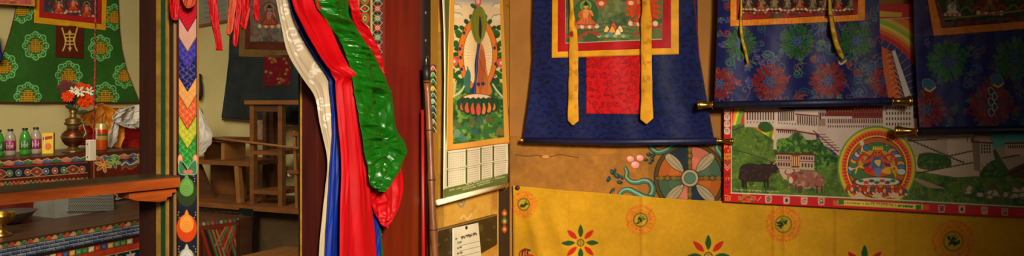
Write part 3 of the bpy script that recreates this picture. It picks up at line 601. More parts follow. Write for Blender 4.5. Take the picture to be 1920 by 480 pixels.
# --- navy thangka
root = empty('thangka', onY(1160, 262, -.03), 'plain navy damask thangka with a bright red centre square and two broad yellow ribbons', 'thangka', 'brocade scroll hangings on the ochre wall')
A = Art(rowsT([(1003, -240), (1001, 0), (999, 60), (1000, 108), (993, 180), (982, 266)], [(1303, -250), (1308, 0), (1309, 60), (1312, 104), (1325, 180), (1341, 268)], 1.0, sag=5), (13, 25, 78))
damask(A, 985, -20, 1340, 262, (5, 9, 38), 15, 2.3); A.noise(.1, 30, 2)
A.line([(1000, 109), (1036, 108)], 1, (12, 16, 50)); A.line([(1274, 103), (1313, 101)], 1, (12, 16, 50)); A.line([(1302, 0), (1312, 101), (1342, 268)], 2, (110, 16, 40)); A.line([(999, 108), (982, 266)], 1.5, (90, 20, 60))
A.rect(970, 244, 1350, 262, (20, 30, 76), .0)
nf = cloth_off(-.035, .006, 985, 1340, 2, 4)
A.mesh('brocade_cloth', nf, brocvc, root, rim=(0, .004, 0))
A = Art(rowsT([(1035, -200), (1036, 0), (1036, 109)], [(1273, -206), (1273, 0), (1273, 102)], 1.2), (214, 152, 30)); A.noise(.1, 14, 3); A.line([(1036, 108), (1273, 101)], 1.4, (170, 106, 20)); A.line([(1036, -20), (1036, 109)], 1.4, (176, 112, 24))
A.mesh('yellow_border', lambda x, y: nf(x, y) - np.array([0, .003, 0]), brocvc, root, rim=(0, .003, 0))
A = Art(rowsT([(1047, -190), (1048, 0), (1048, 97)], [(1259, -196), (1259, 0), (1259, 90)], 1.3), (168, 16, 24)); A.noise(.1, 12, 5)
A.mesh('red_border', lambda x, y: nf(x, y) - np.array([0, .0045, 0]), brocvc, root, rim=(0, .002, 0))
A = Art(rowsT([(1060, -180), (1061, 0), (1062, 82)], [(1246, -186), (1244, 0), (1243, 75)], .9), (92, 104, 62))
A.blot((54, 76, 44), 22, .5, .7, 41); A.blot((130, 130, 80), 12, .6, .6, 42); A.blot((40, 60, 70), 18, .62, .6, 43); A.blot((150, 96, 50), 8, .7, .6, 44)
A.poly([(1060, -200), (1246, -200), (1246, -40), (1060, -40)], (70, 96, 130), .6)
deity(A, 1154, -70, 42, (176, 60, 34), (206, 160, 60), (60, 110, 60), (200, 150, 60), 9)
deity(A, 1100, 28, 23, (190, 84, 44), (206, 140, 70), (70, 140, 60), (52, 92, 44), 1); deity(A, 1207, 20, 26, (190, 50, 26), (176, 70, 40), (196, 90, 40), (186, 66, 30), 2, True)
for k in range(7): A.curve([(1120 + k * 11, 40 + (k % 2) * 6), (1127 + k * 11, 30), (1134 + k * 11, 44)], 2, (60, 100, 66), .8)
for k in range(5): A.curve([(1116, 48 + k * 7), (1150, 44 + k * 7), (1188, 50 + k * 7)], 1.2, (40, 60, 40), .7)
for x, y in ((1129, 7), (1184, 6)): A.ell(x, y, 10, 7, (196, 70, 40)); A.ell(x, y, 5, 4, (224, 180, 140))
for x, y, c in ((1140, 56, (226, 190, 110)), (1152, 50, (206, 80, 50)), (1164, 56, (230, 200, 140)), (1146, 62, (90, 130, 160)), (1160, 62, (236, 210, 160)), (1150, 57, (230, 150, 60))): A.cpoly([(x - 6, y + 4), (x, y - 8), (x + 6, y + 4)], c, 1, (60, 50, 30))
for k in range(8): A.ell(1125 + k * 7.5, 68, 4, 3, (90, 130, 80) if k % 2 else (150, 170, 110)); 
A.curve([(1062, 68), (1082, 72), (1105, 60), (1125, 66)], 4, (176, 50, 34)); A.curve([(1190, 66), (1215, 56), (1240, 50)], 4, (170, 50, 30)); A.line([(1062, 81.5), (1243, 74)], 1.6, (196, 180, 130)); A.line([(1062, -20), (1062, 81)], 1.4, (190, 170, 120))
A.mesh('painting', lambda x, y: nf(x, y) - np.array([0, .0058, 0]), canvasvc, root, rim=(0, .002, 0))
A = Art(quad((1100, 107), (1202, 105), (1201, 214), (1100, 213), 1), (190, 18, 22)); damask(A, 1100, 108, 1202, 212, (136, 10, 20), 13, 2, 5)
A.mesh('red_panel', lambda x, y: nf(x, y) - np.array([0, .002, 0]), brocvc, root, rim=(0, .002, 0))
def ribbon(L, R, tipy, off, bow, par, col=(206, 146, 34), name='ribbon', mapc=None, bead=None):
    X, Y = rows(L, R, 14, 190, True); n = len(X); s = np.linspace(-1, 1, 14)[None, :]; Y = Y + (1 - np.abs(s)) * tipy * np.clip((np.linspace(0, 1, n)[:, None] - .93) / .07, 0, 1)
    A = Art((X, Y), col); A.noise(.14, 16, 6); A.blot((150, 92, 20), 9, .64, .5, 7)
    if bead: A.ell(bead[0], bead[1], 4, 6, (150, 40, 20)); A.ell(bead[0] + 8, bead[1] - 20, 3, 7, (150, 100, 20))
    def f(x, y):
        P = onY(x, y, off); sx = np.linspace(-1, 1, x.shape[1])[None, :]; P[..., 1] -= bow * (1 - sx ** 2) + .004 * np.sin(y / 31. + off * 90) + .002 * sx * np.sin(y / 9.); return P
    return A.mesh(name, f, clothvc, par, rim=(0, .003, 0))
ribbon([(1062, -200), (1068, 0), (1067, 60), (1066, 110), (1066, 170), (1065, 226)], [(1070, -200), (1075, 0), (1082, 62), (1083, 110), (1084, 170), (1085, 227)], 9, -.056, .004, root, bead=(1072, 64))
ribbon([(1200, -200), (1204, 0), (1202, 40), (1201, 100), (1202, 170), (1201, 224)], [(1212, -200), (1219, 0), (1222, 40), (1221, 100), (1223, 170), (1225, 222)], 10, -.058, .004, root)
# lower roller in its cloth sleeve, with brass ends
pa, pb = onY(984, 263, -.045), onY(1343, 264, -.045)
bm = bmesh.new(); tube(bm, [pa, (Vector(pa) + Vector(pb)) / 2 + Vector((0, 0, -.006)), pb], [.011, .012, .011], 16); rl = bm_obj('roller', bm, M('navy_sleeve', (12, 20, 60), .5, var=.35, scale=40, bump=.3), root, smooth=True)
knob('roller_end', pa, .014, rl, -1, .008); knob('roller_end', pb, .055, rl, 1, .010)
bm = bmesh.new(); tube(bm, [onY(1000, -238, -.04), onY(1305, -246, -.04)], .012, 12); bm_obj('top_bar', bm, darkwood, root)

LEAF = [(28, 70, 110), (24, 90, 70), (40, 50, 130), (120, 30, 50), (20, 60, 90)]
GOLDT = (176, 134, 80)
# --- second thangka
root = empty('thangka', onY(1505, 195, -.06), 'blue floral brocade thangka with orange frame, middle one of the three on the wall', 'thangka', 'brocade scroll hangings on the ochre wall')
A = Art(rowsT([(1348, -240), (1346, 0), (1345, 40), (1343, 100), (1339, 197)], [(1644, -260), (1648, 0), (1650, 60), (1656, 130), (1667, 190)], .85), (12, 20, 80)); A.noise(.12, 24, 12)
brocade(A, 1345, -20, 1660, 200, GOLDT, LEAF, 4, 150)
rr = random.Random(2)
for i in range(26):
    x, y = rr.uniform(1345, 1655), rr.choice((118, 50, 180)) + rr.uniform(-12, 12); spiral(A, x, y, 9, rr.uniform(0, 6), 1.1, (130, 96, 76), .9, rr.choice((-1, 1)), 10)
for x, y, r in ((1389, 82, 29), (1495, 78, 33), (1605, 76, 33), (1390, -60, 30), (1600, -60, 30)): mum(A, x, y, r, (22, 82, 34), GOLDT, (24, 70, 130), int(x))
for x, y, r in ((1350, 157, 30), (1443, 154, 34), (1553, 151, 34), (1660, 152, 30)): mum(A, x, y, r, (112, 20, 26), GOLDT, (26, 60, 120), int(x))
A.curve([(1400, 110), (1404, 118), (1398, 124)], 3, (170, 60, 60)); A.curve([(1570, 108), (1576, 120), (1586, 114)], 4, (190, 160, 110)); A.line([(1346, 0), (1339, 197)], 2.4, (60, 20, 30)); A.line([(1383, 45), (1620, 36)], 1, (10, 14, 50))
tf = cloth_off(-.062, .007, 1340, 1660, 5, 4); A.mesh('brocade_cloth', tf, brocvc, root, rim=(0, .004, 0))
A = Art(rowsT([(1370, -200), (1370, 0), (1370, 50)], [(1622, -210), (1622, 0), (1621, 39)], 1.1), (222, 130, 24)); A.noise(.16, 5, 3)
for x in range(1372, 1622, 7): A.line([(x, 51 - (x - 1370) * .043), (x + 1.2, 38 - (x - 1370) * .043)], .9, (176, 90, 16), .6)
A.mesh('orange_border', lambda x, y: tf(x, y) - np.array([0, .003, 0]), brocvc, root, rim=(0, .003, 0))
A = Art(rowsT([(1383, -190), (1382, 0), (1382, 38)], [(1610, -200), (1609, 0), (1608, 28)], 1.1), (150, 24, 22)); A.blot((60, 20, 20), 12, .55, .6, 3); A.blot((60, 90, 40), 8, .66, .7, 4)
A.mesh('red_border', lambda x, y: tf(x, y) - np.array([0, .0045, 0]), brocvc, root, rim=(0, .002, 0))
A = Art(rowsT([(1392, -180), (1391, 0), (1391, 27)], [(1600, -190), (1600, 0), (1599, 23)], .85), (66, 30, 26)); A.blot((36, 30, 26), 10, .5, .7, 5)
for i in range(9): deity(A, 1404 + i * 24, 6 + (i % 2) * 2, 12, ((60, 60, 60), (140, 40, 30), (70, 80, 60))[i % 3], (150, 110, 80), (120, 110, 90), (44, 30, 30), i)
for i in range(40): spiral(A, rng.uniform(1392, 1598), rng.uniform(-12, 26), 4, rng.uniform(0, 6), 1, (190, 150, 110), .7)
for i in range(30): A.ell(1394 + i * 7, 24 + (i % 2), 3, 2, (150, 60, 50) if i % 3 else (180, 150, 90))
deity(A, 1496, -80, 40, (120, 40, 30), (180, 140, 60), (60, 90, 60), (60, 60, 70), 12)
A.mesh('painting', lambda x, y: tf(x, y) - np.array([0, .0058, 0]), canvasvc, root, rim=(0, .002, 0))
def thinrib(pts, wid, off, par):
    p = [Vector(onY(x, y, off - .01 * math.sin(i * .9))) for i, (x, y) in enumerate(cr(pts, k=6))]; n = len(p)
    bm = bmesh.new(); w0 = wid / 620.
    rings = []
    for i, q in enumerate(p):
        t = i / (n - 1); ww = w0 * (.55 + .45 * math.sin(min(1, t * 1.2) * 1.5)) * (1 if t < .96 else .5); tw = .35 * math.sin(t * 5)
        d = Vector((math.cos(tw), math.sin(tw), 0)) * ww; e = Vector((0, -.0022, 0))
        rings.append([bm.verts.new(q - d), bm.verts.new(q - d * .4 + e), bm.verts.new(q + d * .4 + e), bm.verts.new(q + d), bm.verts.new(q + d * .3 - e * .3), bm.verts.new(q - d * .3 - e * .3)])
    for a, b in zip(rings, rings[1:]):
        for k in range(6): bm.faces.new([a[k], a[(k + 1) % 6], b[(k + 1) % 6], b[k]])
    bm.faces.new(rings[0][::-1]); bm.faces.new(rings[-1])
    return bm_obj('ribbon', bm, M('yellow_ribbon', (196, 160, 36), .5, var=.25, scale=30, bump=.3, bdist=.001), par, smooth=True)
thinrib([(1388, -180), (1390, 0), (1389, 40), (1391, 70), (1397, 95), (1402, 118)], 3.4, -.08, root)
thinrib([(1553, -180), (1556, 0), (1559, 35), (1565, 70), (1573, 95), (1580, 110)], 5.2, -.09, root)
pa, pb = onY(1338, 197, -.085), onY(1672, 190, -.085)
bm = bmesh.new(); tube(bm, [pa, pb], .0115, 16); rl = bm_obj('roller', bm, M('blue_brocade_sleeve', (12, 22, 56), .5, var=.7, scale=45, bump=.4), root, smooth=True)
knob('roller_end', pa, .05, rl, -1, .0145); knob('roller_end', pb, .055, rl, 1, .016)
bm = bmesh.new(); tube(bm, [onY(1346, -238, -.065), onY(1646, -258, -.065)], .012, 12); bm_obj('top_bar', bm, darkwood, root)

# --- third thangka, right edge of the picture
root = empty('thangka', onY(1880, 243, -.06), 'dim blue floral brocade thangka with slanting orange frame, nearest the right end of the wall', 'thangka', 'brocade scroll hangings on the ochre wall')
A = Art(rowsT([(1708, -240), (1712, 0), (1714, 70), (1718, 150), (1724, 246)], [(2080, -300), (2085, 0), (2090, 70), (2095, 150), (2100, 236)], 1.0), (18, 26, 90)); A.noise(.12, 24, 15)
brocade(A, 1715, -20, 2000, 236, GOLDT, LEAF[:3] + [(70, 30, 60)], 8, 130)
A.line([(1713, 71), (1760, 69)], 1.2, (8, 8, 24)); A.rect(1705, -20, 1745, 69, (60, 34, 74), .45)
for x, y, r in ((1775, 116, 39), (1902, 111, 40), (2030, 108, 40)): mum(A, x, y, r, (26, 92, 44), GOLDT, (24, 60, 120), int(x))
for x, y, r in ((1737, 205, 36), (1858, 196, 42), (1975, 196, 42)): mum(A, x, y, r, (112, 24, 30), GOLDT, (40, 70, 110), int(x))
for x, y in ((1869, 152), (1741, 160), (1990, 150)): A.cpoly([(x - 12, y - 8), (x, y - 12), (x + 12, y - 2), (x + 6, y + 10), (x - 8, y + 8)], (40, 100, 130), .9, GOLDT); A.curve([(x - 6, y + 6), (x + 2, y + 11), (x + 12, y + 4)], 3, (210, 170, 70))
for k in range(5): A.cpoly([(1852 + (k % 2) * 8, 168 + k * 10), (1858 + (k % 2) * 8, 164 + k * 10), (1864 + (k % 2) * 6, 172 + k * 10), (1857 + (k % 2) * 6, 178 + k * 10)], (30, 70, 120), .9, (220, 190, 130), 1.2)
uf = cloth_off(-.062, .007, 1710, 2090, 3, 5); A.mesh('brocade_cloth', uf, brocvc, root, rim=(0, .004, 0))
A = Art(rowsT([(1728, -200), (1739, 0), (1750, 68)], [(2060, -210), (2062, 0), (2064, 43)], 1.4), (212, 120, 24)); A.noise(.14, 6, 3)
A.mesh('orange_border', lambda x, y: uf(x, y) - np.array([0, .003, 0]), brocvc, root, rim=(0, .003, 0))
A = Art(rowsT([(1742, -190), (1752, 0), (1765, 53)], [(2048, -200), (2050, 0), (2052, 29)], 1.3), (120, 24, 22)); A.blot((50, 20, 24), 8, .5, .8, 3); A.blot((50, 90, 40), 6, .6, .9, 4); A.blot((190, 150, 60), 4, .72, .8, 9)
A.mesh('red_border', lambda x, y: uf(x, y) - np.array([0, .0045, 0]), brocvc, root, rim=(0, .002, 0))
A = Art(rowsT([(1748, -180), (1760, 0), (1772, 42)], [(2036, -190), (2038, 0), (2040, 18)], .95), (60, 70, 44)); A.blot((96, 90, 60), 14, .5, .7, 5); A.blot((30, 50, 40), 10, .6, .7, 6)
deity(A, 1855, 2, 24, (130, 60, 44), (160, 110, 70), (80, 100, 60), (110, 60, 44), 5); deity(A, 1785, 14, 15, (200, 190, 170), (170, 130, 100), (90, 110, 80), (80, 100, 60), 6); deity(A, 1900, -40, 30, (150, 50, 34), (180, 140, 70), (70, 90, 60), (60, 80, 70), 8)
for k in range(6): A.curve([(1800 + k * 22, 22 - k), (1812 + k * 22, 14 - k), (1822 + k * 22, 24 - k)], 4, (170, 60, 44) if k % 2 else (90, 120, 70))
A.curve([(1770, 36), (1830, 30), (1920, 20)], 3, (150, 120, 70))
A.mesh('painting', lambda x, y: uf(x, y) - np.array([0, .0058, 0]), canvasvc, root, rim=(0, .002, 0))
pa, pb = onY(1722, 246, -.085), onY(2102, 240, -.085)
bm = bmesh.new(); tube(bm, [pa, pb], .0115, 16); rl = bm_obj('roller', bm, MATS['blue_brocade_sleeve'], root, smooth=True)
knob('roller_end', pa, .062, rl, -1, .0145); knob('roller_end', pb, .05, rl, 1, .0115)
bm = bmesh.new(); tube(bm, [onY(1706, -240, -.065), onY(2082, -300, -.065)], .012, 12); bm_obj('top_bar', bm, darkwood, root)

# ================================================================== CALENDAR WALL (x = 0) and the timber door posts
def MX(Xc): return lambda x, y: onX(x, y, Xc)
Yp = lambda px, Xc=0: float(onX(px, 0, Xc)[1])
slab('wall_front', (-.1, 0.0, Yp(790), .0, 0, 2.6), plaster)
WL = bpy.data.objects['wall_front']
A = Art(rows([(796, -60), (796, 560)], [(957, -40), (957, 500)], 220, 700, False), (196, 142, 52)); A.noise(.16, 50, 3); A.noise(.08, 8, 4)
A.blot((150, 96, 36), 30, .6, .5, 3); A.blot((214, 176, 84), 20, .66, .5, 4)
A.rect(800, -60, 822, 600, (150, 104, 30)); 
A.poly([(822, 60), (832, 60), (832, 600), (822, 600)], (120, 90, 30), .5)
for i, (y, c) in enumerate(((128, (210, 90, 90)), (140, (90, 150, 70)), (152, (60, 120, 60)), (166, (200, 170, 60)), (178, (50, 120, 110)), (190, (120, 190, 160)), (202, (40, 100, 100)), (214, (30, 70, 60)), (228, (120, 170, 120)), (242, (50, 90, 60)))):
    A.ell(812, y, 6, 7, (20, 34, 24)); A.ell(811, y, 4.6, 5.4, c); A.curve([(806, y + 6), (812, y - 4), (818, y + 5)], 1.2, (230, 220, 160))
A.rect(934, -60, 957, 600, (60, 44, 24)); A.line([(934, -60), (934, 600)], 1.6, (210, 170, 80)); A.line([(937, -60), (937, 600)], .9, (24, 20, 14))
A.rect(940, -60, 955, 270, (168, 120, 46)); A.blot((90, 60, 24), 12, .6, .6, 44, (938, -60, 957, 270))
for yy in (400, 415, 430): A.cpoly([(946, yy - 9), (952, yy), (946, yy + 8), (940, yy)], ((170, 80, 36), (110, 110, 46))[yy % 2], 1, (40, 30, 16)); A.ell(946, yy, 2.4, 3, (226, 170, 80))
for yy in (300, 330, 350): A.curve([(940, yy), (946, yy + 6), (953, yy - 2)], 2, (110, 100, 50))
A.curve([(856, 372), (860, 384), (866, 388), (871, 378), (868, 371)], 4, (90, 100, 110)); A.ell(864, 378, 4, 3, (60, 76, 110))
A.curve([(864, 410), (870, 404), (876, 411), (884, 402)], 3.4, (214, 200, 150)); A.line([(920, 372), (922, 402)], 1.5, (150, 110, 50))
A.poly([(836, 374), (922, 355), (922, 402), (836, 424)], (206, 160, 66), .5)
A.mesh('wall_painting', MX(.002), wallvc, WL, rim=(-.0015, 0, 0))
# dark ledge board on the wall with a paper sheet pinned to it
A = Art(quad((822, 431), (932, 402), (932, 458), (822, 520), 1), (38, 29, 16)); A.noise(.3, 14, 3); A.blot((100, 86, 50), 8, .64, .5, 6); A.line([(822, 432), (932, 403)], 2, (130, 100, 54))
tag(A.mesh('wall_board', MX(.016), laquervc, None, rim=(-.0135, 0, 0)), 'dark weathered wooden board fixed to the wall below the calendar', 'board')
A = Art(quad((850, 428), (897, 418), (905, 505), (850, 520), .6), (214, 206, 178)); A.noise(.05, 20, 2)
squig(A, 865, 446, 893, 438, 4.2, (20, 18, 16), 2, 1.2, .02); squig(A, 866, 448, 893, 440, 3, (20, 18, 16), 12, .9, .3); squig(A, 855, 449, 858, 448, 4, (20, 18, 16), 3, 1.2)
for y in (456, 466, 476, 486): squig(A, 858, y, 866, y - 2, 3.4, (30, 28, 26), y, 1.0); A.line([(861, y + 5), (899, y - 4)], .8, (120, 110, 100))
A.ell(874.5, 427, 2.2, 3.4, (30, 24, 18))
tag(A.mesh('notice_sheet', MX(.021), papervc, None, rim=(-.0035, 0, 0)), 'small white lined notice sheet with a black heading, pinned on the dark board', 'notice')

# ---- calendar
root = empty('wall_calendar', onX(885, 370, .03), 'tall wall calendar with a painted deity picture, white date tables and white bottom rod', 'calendar')
def calf(x, y):
    P = onX(x, y, .02); P[..., 0] += .010 + .014 * np.clip((850 - x) / 30, 0, 1) ** 2 + .004 * np.sin(x / 15.); return P
A = Art(rows([(818, -120), (820, 0), (825, 60), (827, 150), (825, 260), (823, 376)], [(938, -100), (938, 0), (943, 100), (946, 200), (948, 300), (947, 341)], 160, 560, False), (226, 216, 184))
A.poly([(818, -130), (824, -130), (833, -130), (837, -10), (834, 120), (831, 260), (829, 376), (824, 376), (827, 150), (825, 60), (820, 0)], (220, 214, 190))
A.poly([(826, -130), (836, -130), (838, 0), (835, 120), (832, 250), (829, 270), (827, 230), (829, 120), (828, 60), (825, 0)], (92, 100, 40))
A.poly([(820, 355), (960, 322), (960, 342), (820, 378)], (92, 106, 48))
for k, (f, l) in enumerate(((.35, .95), (.1, .98), (.3, .8))):
    y = 360 + k * 4; squig(A, 826 + 118 * f, y - 4 - 29 * f, 826 + 118 * l, y - 4 - 29 * l, 2, (214, 206, 160), k, .7)
edges = (832, 866.5, 896, 921, 946)
yl = lambda x, y: y - (x - 832) * (.115 if y < 300 else .19) 
for j, (ya, yb) in enumerate(((285, 316), (319, 350))):
    for i in range(4):
        xa, xb = edges[i] + 2.5, edges[i + 1] - 2
        s_ = .13 if j == 0 else .18
        f = lambda x, y: y - (x - 832) * (.13 + .05 * (y - 285) / 65)
        A.poly([(xa - 3, f(xa, ya)), (xa, f(xa, ya)), (xa, f(xa, yb)), (xa - 3, f(xa, yb))], (70, 84, 34)); 
        A.line([(xa, f(xa, ya + 3)), (xb, f(xb, ya + 3))], 1, (90, 90, 60), .8)
        for r in range(6):
            y = ya + 7 + r * 4.3
            for c in range(7):
                x = xa + 2.5 + c * (xb - xa - 3) / 7.; A.line([(x, f(x, y)), (x + 1.7, f(x, y) - .3)], 1.1, (100, 94, 80) if (c + r) % 6 else (180, 60, 40), .55)
            A.line([(xa, f(xa, y + 2.2)), (xb, f(xb, y + 2.2))], .5, (160, 156, 140), .4)
    A.line([(832, 318), (946, 318 - 114 * .155)], .8, (120, 120, 90))
A.mesh('date_sheet', calf, papervc, root, rim=(-.003, 0, 0))
A = Art(rows([(838, -120), (838, 0), (834, 100), (832, 200), (830, 283)], [(937, -100), (938, 0), (942, 100), (946, 200), (949, 268)], 150, 500, False), (222, 158, 62))
A.clipto([(846, -130), (931, -130), (932, 0), (935, 100), (938, 200), (940, 257), (843, 270), (843, 200), (844, 100), (846, 0)])
I = (slice(None), slice(None)); A.put(I, np.ones(A.X.shape), lambda x, y: np.stack([np.interp(y, [-20, 12, 60, 150], [60, 226, 236, 226]), np.interp(y, [-20, 12, 60, 150], [110, 196, 200, 196]), np.interp(y, [-20, 12, 60, 150], [160, 150, 150, 110])], -1))
for x, y, r in ((845, 14, 9), (848, 30, 8), (932, 12, 9), (930, 34, 9), (926, -5, 10), (852, -4, 10)): cloud(A, x, y, r, (226, 214, 180), (120, 120, 100), 5)
A.poly([(840, 160), (860, 150), (890, 172), (925, 150), (945, 160), (945, 280), (840, 280)], (64, 118, 48)); A.blot((34, 80, 38), 14, .5, .8, 5, (840, 150, 945, 275)); A.blot((150, 170, 70), 9, .6, .7, 6, (840, 150, 945, 275)); A.blot((30, 60, 40), 5, .68, .7, 7, (840, 150, 945, 275))
for x in (846, 933):
    for k in range(12): A.ell(x + 7 * math.sin(k * 2.1) * (1 if x < 890 else -1), 52 + k * 10, 7, 5, (30 + (k % 3) * 16, 78 + (k % 2) * 22, 40), k * .8)
for k in range(26):
    a = k * 2 * PI / 26; A.ell(890 + 42 * math.cos(a), 102 + 74 * math.sin(a), 5.5, 4, J((38, 88, 44), 12), a)
A.ell(890, 102, 39, 70, (60, 40, 20)); A.ell(890, 102, 38, 69, (224, 122, 38)); A.ell(890, 104, 30, 58, (120, 60, 30)); A.ell(890, 104, 29, 57, (240, 214, 160))
for k in range(48): a = k * 2 * PI / 48; A.line([(890 + 6 * math.cos(a), 104 + 14 * math.sin(a)), (890 + 28 * math.cos(a), 104 + 56 * math.sin(a))], .8, (220, 150, 90), .8)
for x, y in ((855, 92), (856, 108), (858, 130), (862, 150), (923, 90), (921, 148), (925, 120), (862, 62)): A.ell(x, y, 2.4, 3.4, (40, 54, 100)); A.ell(x + 3, y - 6, 1.8, 2.4, (200, 60, 40))
for x, y in ((845, 115), (935, 118)):
    for k in range(6): A.ell(x + 4 * math.cos(k), y + 5 * math.sin(k), 4, 4.4, (214, 92, 80)); 
    A.ell(x, y, 3, 3.4, (244, 190, 170))
# faded standing figure with blue sash under the olive scarf
A.cpoly([(892, 80), (902, 92), (906, 120), (912, 150), (918, 172), (905, 184), (884, 184), (876, 170), (884, 140), (884, 110)], (206, 120, 56)); A.cpoly([(896, 92), (906, 112), (902, 150), (894, 176), (888, 150), (892, 110)], (180, 88, 44), .8)
for k in range(6): A.curve([(886 + k * 4, 100 + k * 8), (894 + k * 3, 120 + k * 6), (888 + k * 4, 160 + k * 3)], .9, (130, 60, 36), .7)
A.cpoly([(862, 150), (868, 130), (874, 140), (872, 170), (866, 172)], (58, 110, 90)); A.curve([(866, 165), (862, 148), (870, 138), (868, 126)], 2.4, (50, 120, 110))
A.cpoly([(892, 42), (897, 50), (894, 82), (890, 104), (889, 130), (886, 150), (884, 182), (878, 182), (876, 168), (882, 150), (882, 120), (887, 88)], (26, 50, 110)); A.curve([(893, 50), (888, 100), (884, 150), (881, 178)], 1.2, (70, 110, 170))
A.cpoly([(885, 12), (898, 14), (907, 30), (908, 48), (902, 70), (893, 82), (884, 78), (876, 60), (874, 40), (878, 24)], (122, 124, 40)); A.cpoly([(893, 30), (897, 50), (895, 74), (891, 60)], (26, 34, 50)); A.curve([(884, 14), (878, 40), (884, 76)], 1, (84, 84, 26)); A.curve([(900, 18), (904, 44), (896, 78)], 1, (160, 160, 70)); A.ell(889, 4, 7, 9, (204, 90, 80)); A.ell(889, 3, 4, 5, (236, 170, 140)); A.ell(880, 12, 7, 4, (40, 90, 60), .5)
for x, y in ((890, 158), (900, 157)): A.ell(x, y, 4, 3.4, (50, 50, 84))
A.ell(888, 184, 30, 8, (236, 200, 160)); A.ell(888, 184, 30, 8, (120, 50, 40), ring=1)
for i, (x, h_) in enumerate(((860, 0), (920, 0), (868, 5), (912, 5), (879, 9), (901, 9), (890, 11))):
    A.cpoly([(x - 9, 190 + h_ * .2), (x - 7, 203 + h_ * .6), (x, 209 + h_), (x + 7, 203 + h_ * .6), (x + 9, 190 + h_ * .2), (x, 183)], (40, 74, 46), 1, (24, 30, 24)); A.cpoly([(x - 4.6, 199 + h_ * .3), (x, 191 + h_ * .2), (x + 4.6, 199 + h_ * .3), (x + 3, 206 + h_ * .8), (x - 3, 206 + h_ * .8)], ((224, 84, 60), (232, 130, 60))[i % 2])
for x, y, c in ((850, 232, (130, 110, 80)), (852, 250, (190, 196, 180)), (868, 236, (70, 130, 60)), (884, 244, (60, 90, 130)), (893, 226, (70, 110, 140)), (914, 222, (140, 90, 50)), (926, 240, (50, 100, 50)), (934, 246, (220, 120, 60)), (878, 228, (140, 90, 60)), (905, 250, (60, 110, 60)), (860, 258, (90, 140, 150))):
    A.cpoly([(x - 8, y + 6), (x - 4, y - 8), (x + 3, y - 4), (x + 9, y + 7)], tuple(int(.5 * v + .5 * g) for v, g in zip(c, (56, 100, 50))), .8)
A.poly([(843, 158), (850, 150), (846, 180), (843, 184)], (200, 180, 140)); A.curve([(843, 182), (856, 172), (862, 162)], 3, (206, 200, 160)); A.curve([(937, 182), (926, 168), (920, 158)], 3, (206, 200, 160))
A.clipto(None); A.line([(830, 282), (949, 267)], 1.4, (196, 96, 40))
A.mesh('picture', lambda x, y: calf(x, y) + np.array([.0025, 0, 0]), papervc, root, rim=(-.002, 0, 0))
bm = bmesh.new(); a, b = onX(820, 380, .034), onX(951, 346, .034); tube(bm, [a, b], .0085, 18); bm_obj('bottom_rod', bm, M('white_plastic', (232, 222, 190), .4, var=.06), root, smooth=True)

# ---- red lacquered door post with carved painted strips
root = empty('door_post', onX(690, 500, 0), 'massive dark red lacquered door post with narrow flower painted strips behind the hanging scarves', 'post')
y600, y672, y697, y718, y797 = Yp(598), Yp(672), Yp(696), Yp(719), Yp(795)
box('board', (-.1, .004, y718, y797, 0.02, 1.9), redwood, root, .003)
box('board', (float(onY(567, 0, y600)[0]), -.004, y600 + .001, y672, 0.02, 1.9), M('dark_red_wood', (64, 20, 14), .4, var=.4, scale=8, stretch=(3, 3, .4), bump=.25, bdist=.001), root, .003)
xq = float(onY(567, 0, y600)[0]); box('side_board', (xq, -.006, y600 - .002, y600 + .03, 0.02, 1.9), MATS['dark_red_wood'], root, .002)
box('gold_edge', (xq - .004, xq, y600 - .004, y600 + .01, 0.02, 1.9), gold, root, .001)
box('black_edge', (xq - .010, xq - .004, y600 - .002, y600 + .01, 0.02, 1.9), black, root, .001)
for nm, pa_, pb_, sd in (('painted_strip', 672, 696, 1), ('painted_strip', 697, 719, 2)):
    A = Art(rows([(pa_, -120), (pa_, 640)], [(pb_, -120), (pb_, 640)], 28, 800, False), (60, 60, 34) if sd == 1 else (40, 40, 36)); m = (pa_ + pb_) / 2
    for i in range(22):
        y = -110 + i * 36
        if sd == 1:
            A.ell(m, y, 9, 12, (190, 60, 40)); A.ell(m, y, 6.5, 9, (70, 120, 60)); A.ell(m, y, 3.6, 5, (214, 150, 60)); A.ell(m, y, 1.6, 2.4, (120, 30, 24)); A.curve([(m - 8, y + 18), (m, y + 12), (m + 8, y + 18), (m, y + 24), (m - 8, y + 18)], 1.6, (200, 190, 120)); A.ell(m, y + 18, 3, 3, (180, 60, 40))
        else:
            for k in range(2): yy = y + k * 18; A.poly([(m, yy - 9), (m + 9, yy), (m, yy + 9), (m - 9, yy)], (150, 40, 36) if k else (70, 110, 84)); A.poly([(m, yy - 5), (m + 5, yy), (m, yy + 5), (m - 5, yy)], (200, 180, 120)); A.poly([(m, yy - 3), (m + 3, yy), (m, yy + 3), (m - 3, yy)], (110, 30, 30)); A.line([(m - 9, yy - 9), (m + 9, yy + 9)], 1, (190, 190, 150)); A.line([(m + 9, yy - 9), (m - 9, yy + 9)], 1, (190, 190, 150))
    A.line([(pa_ + .8, -120), (pa_ + .8, 640)], 1.6, (206, 180, 110)); A.line([(pb_ - .8, -120), (pb_ - .8, 640)], 1.6, (206, 180, 110))
    A.mesh(nm, MX(-.004), laquervc, root, rim=(-.09, 0, 0))
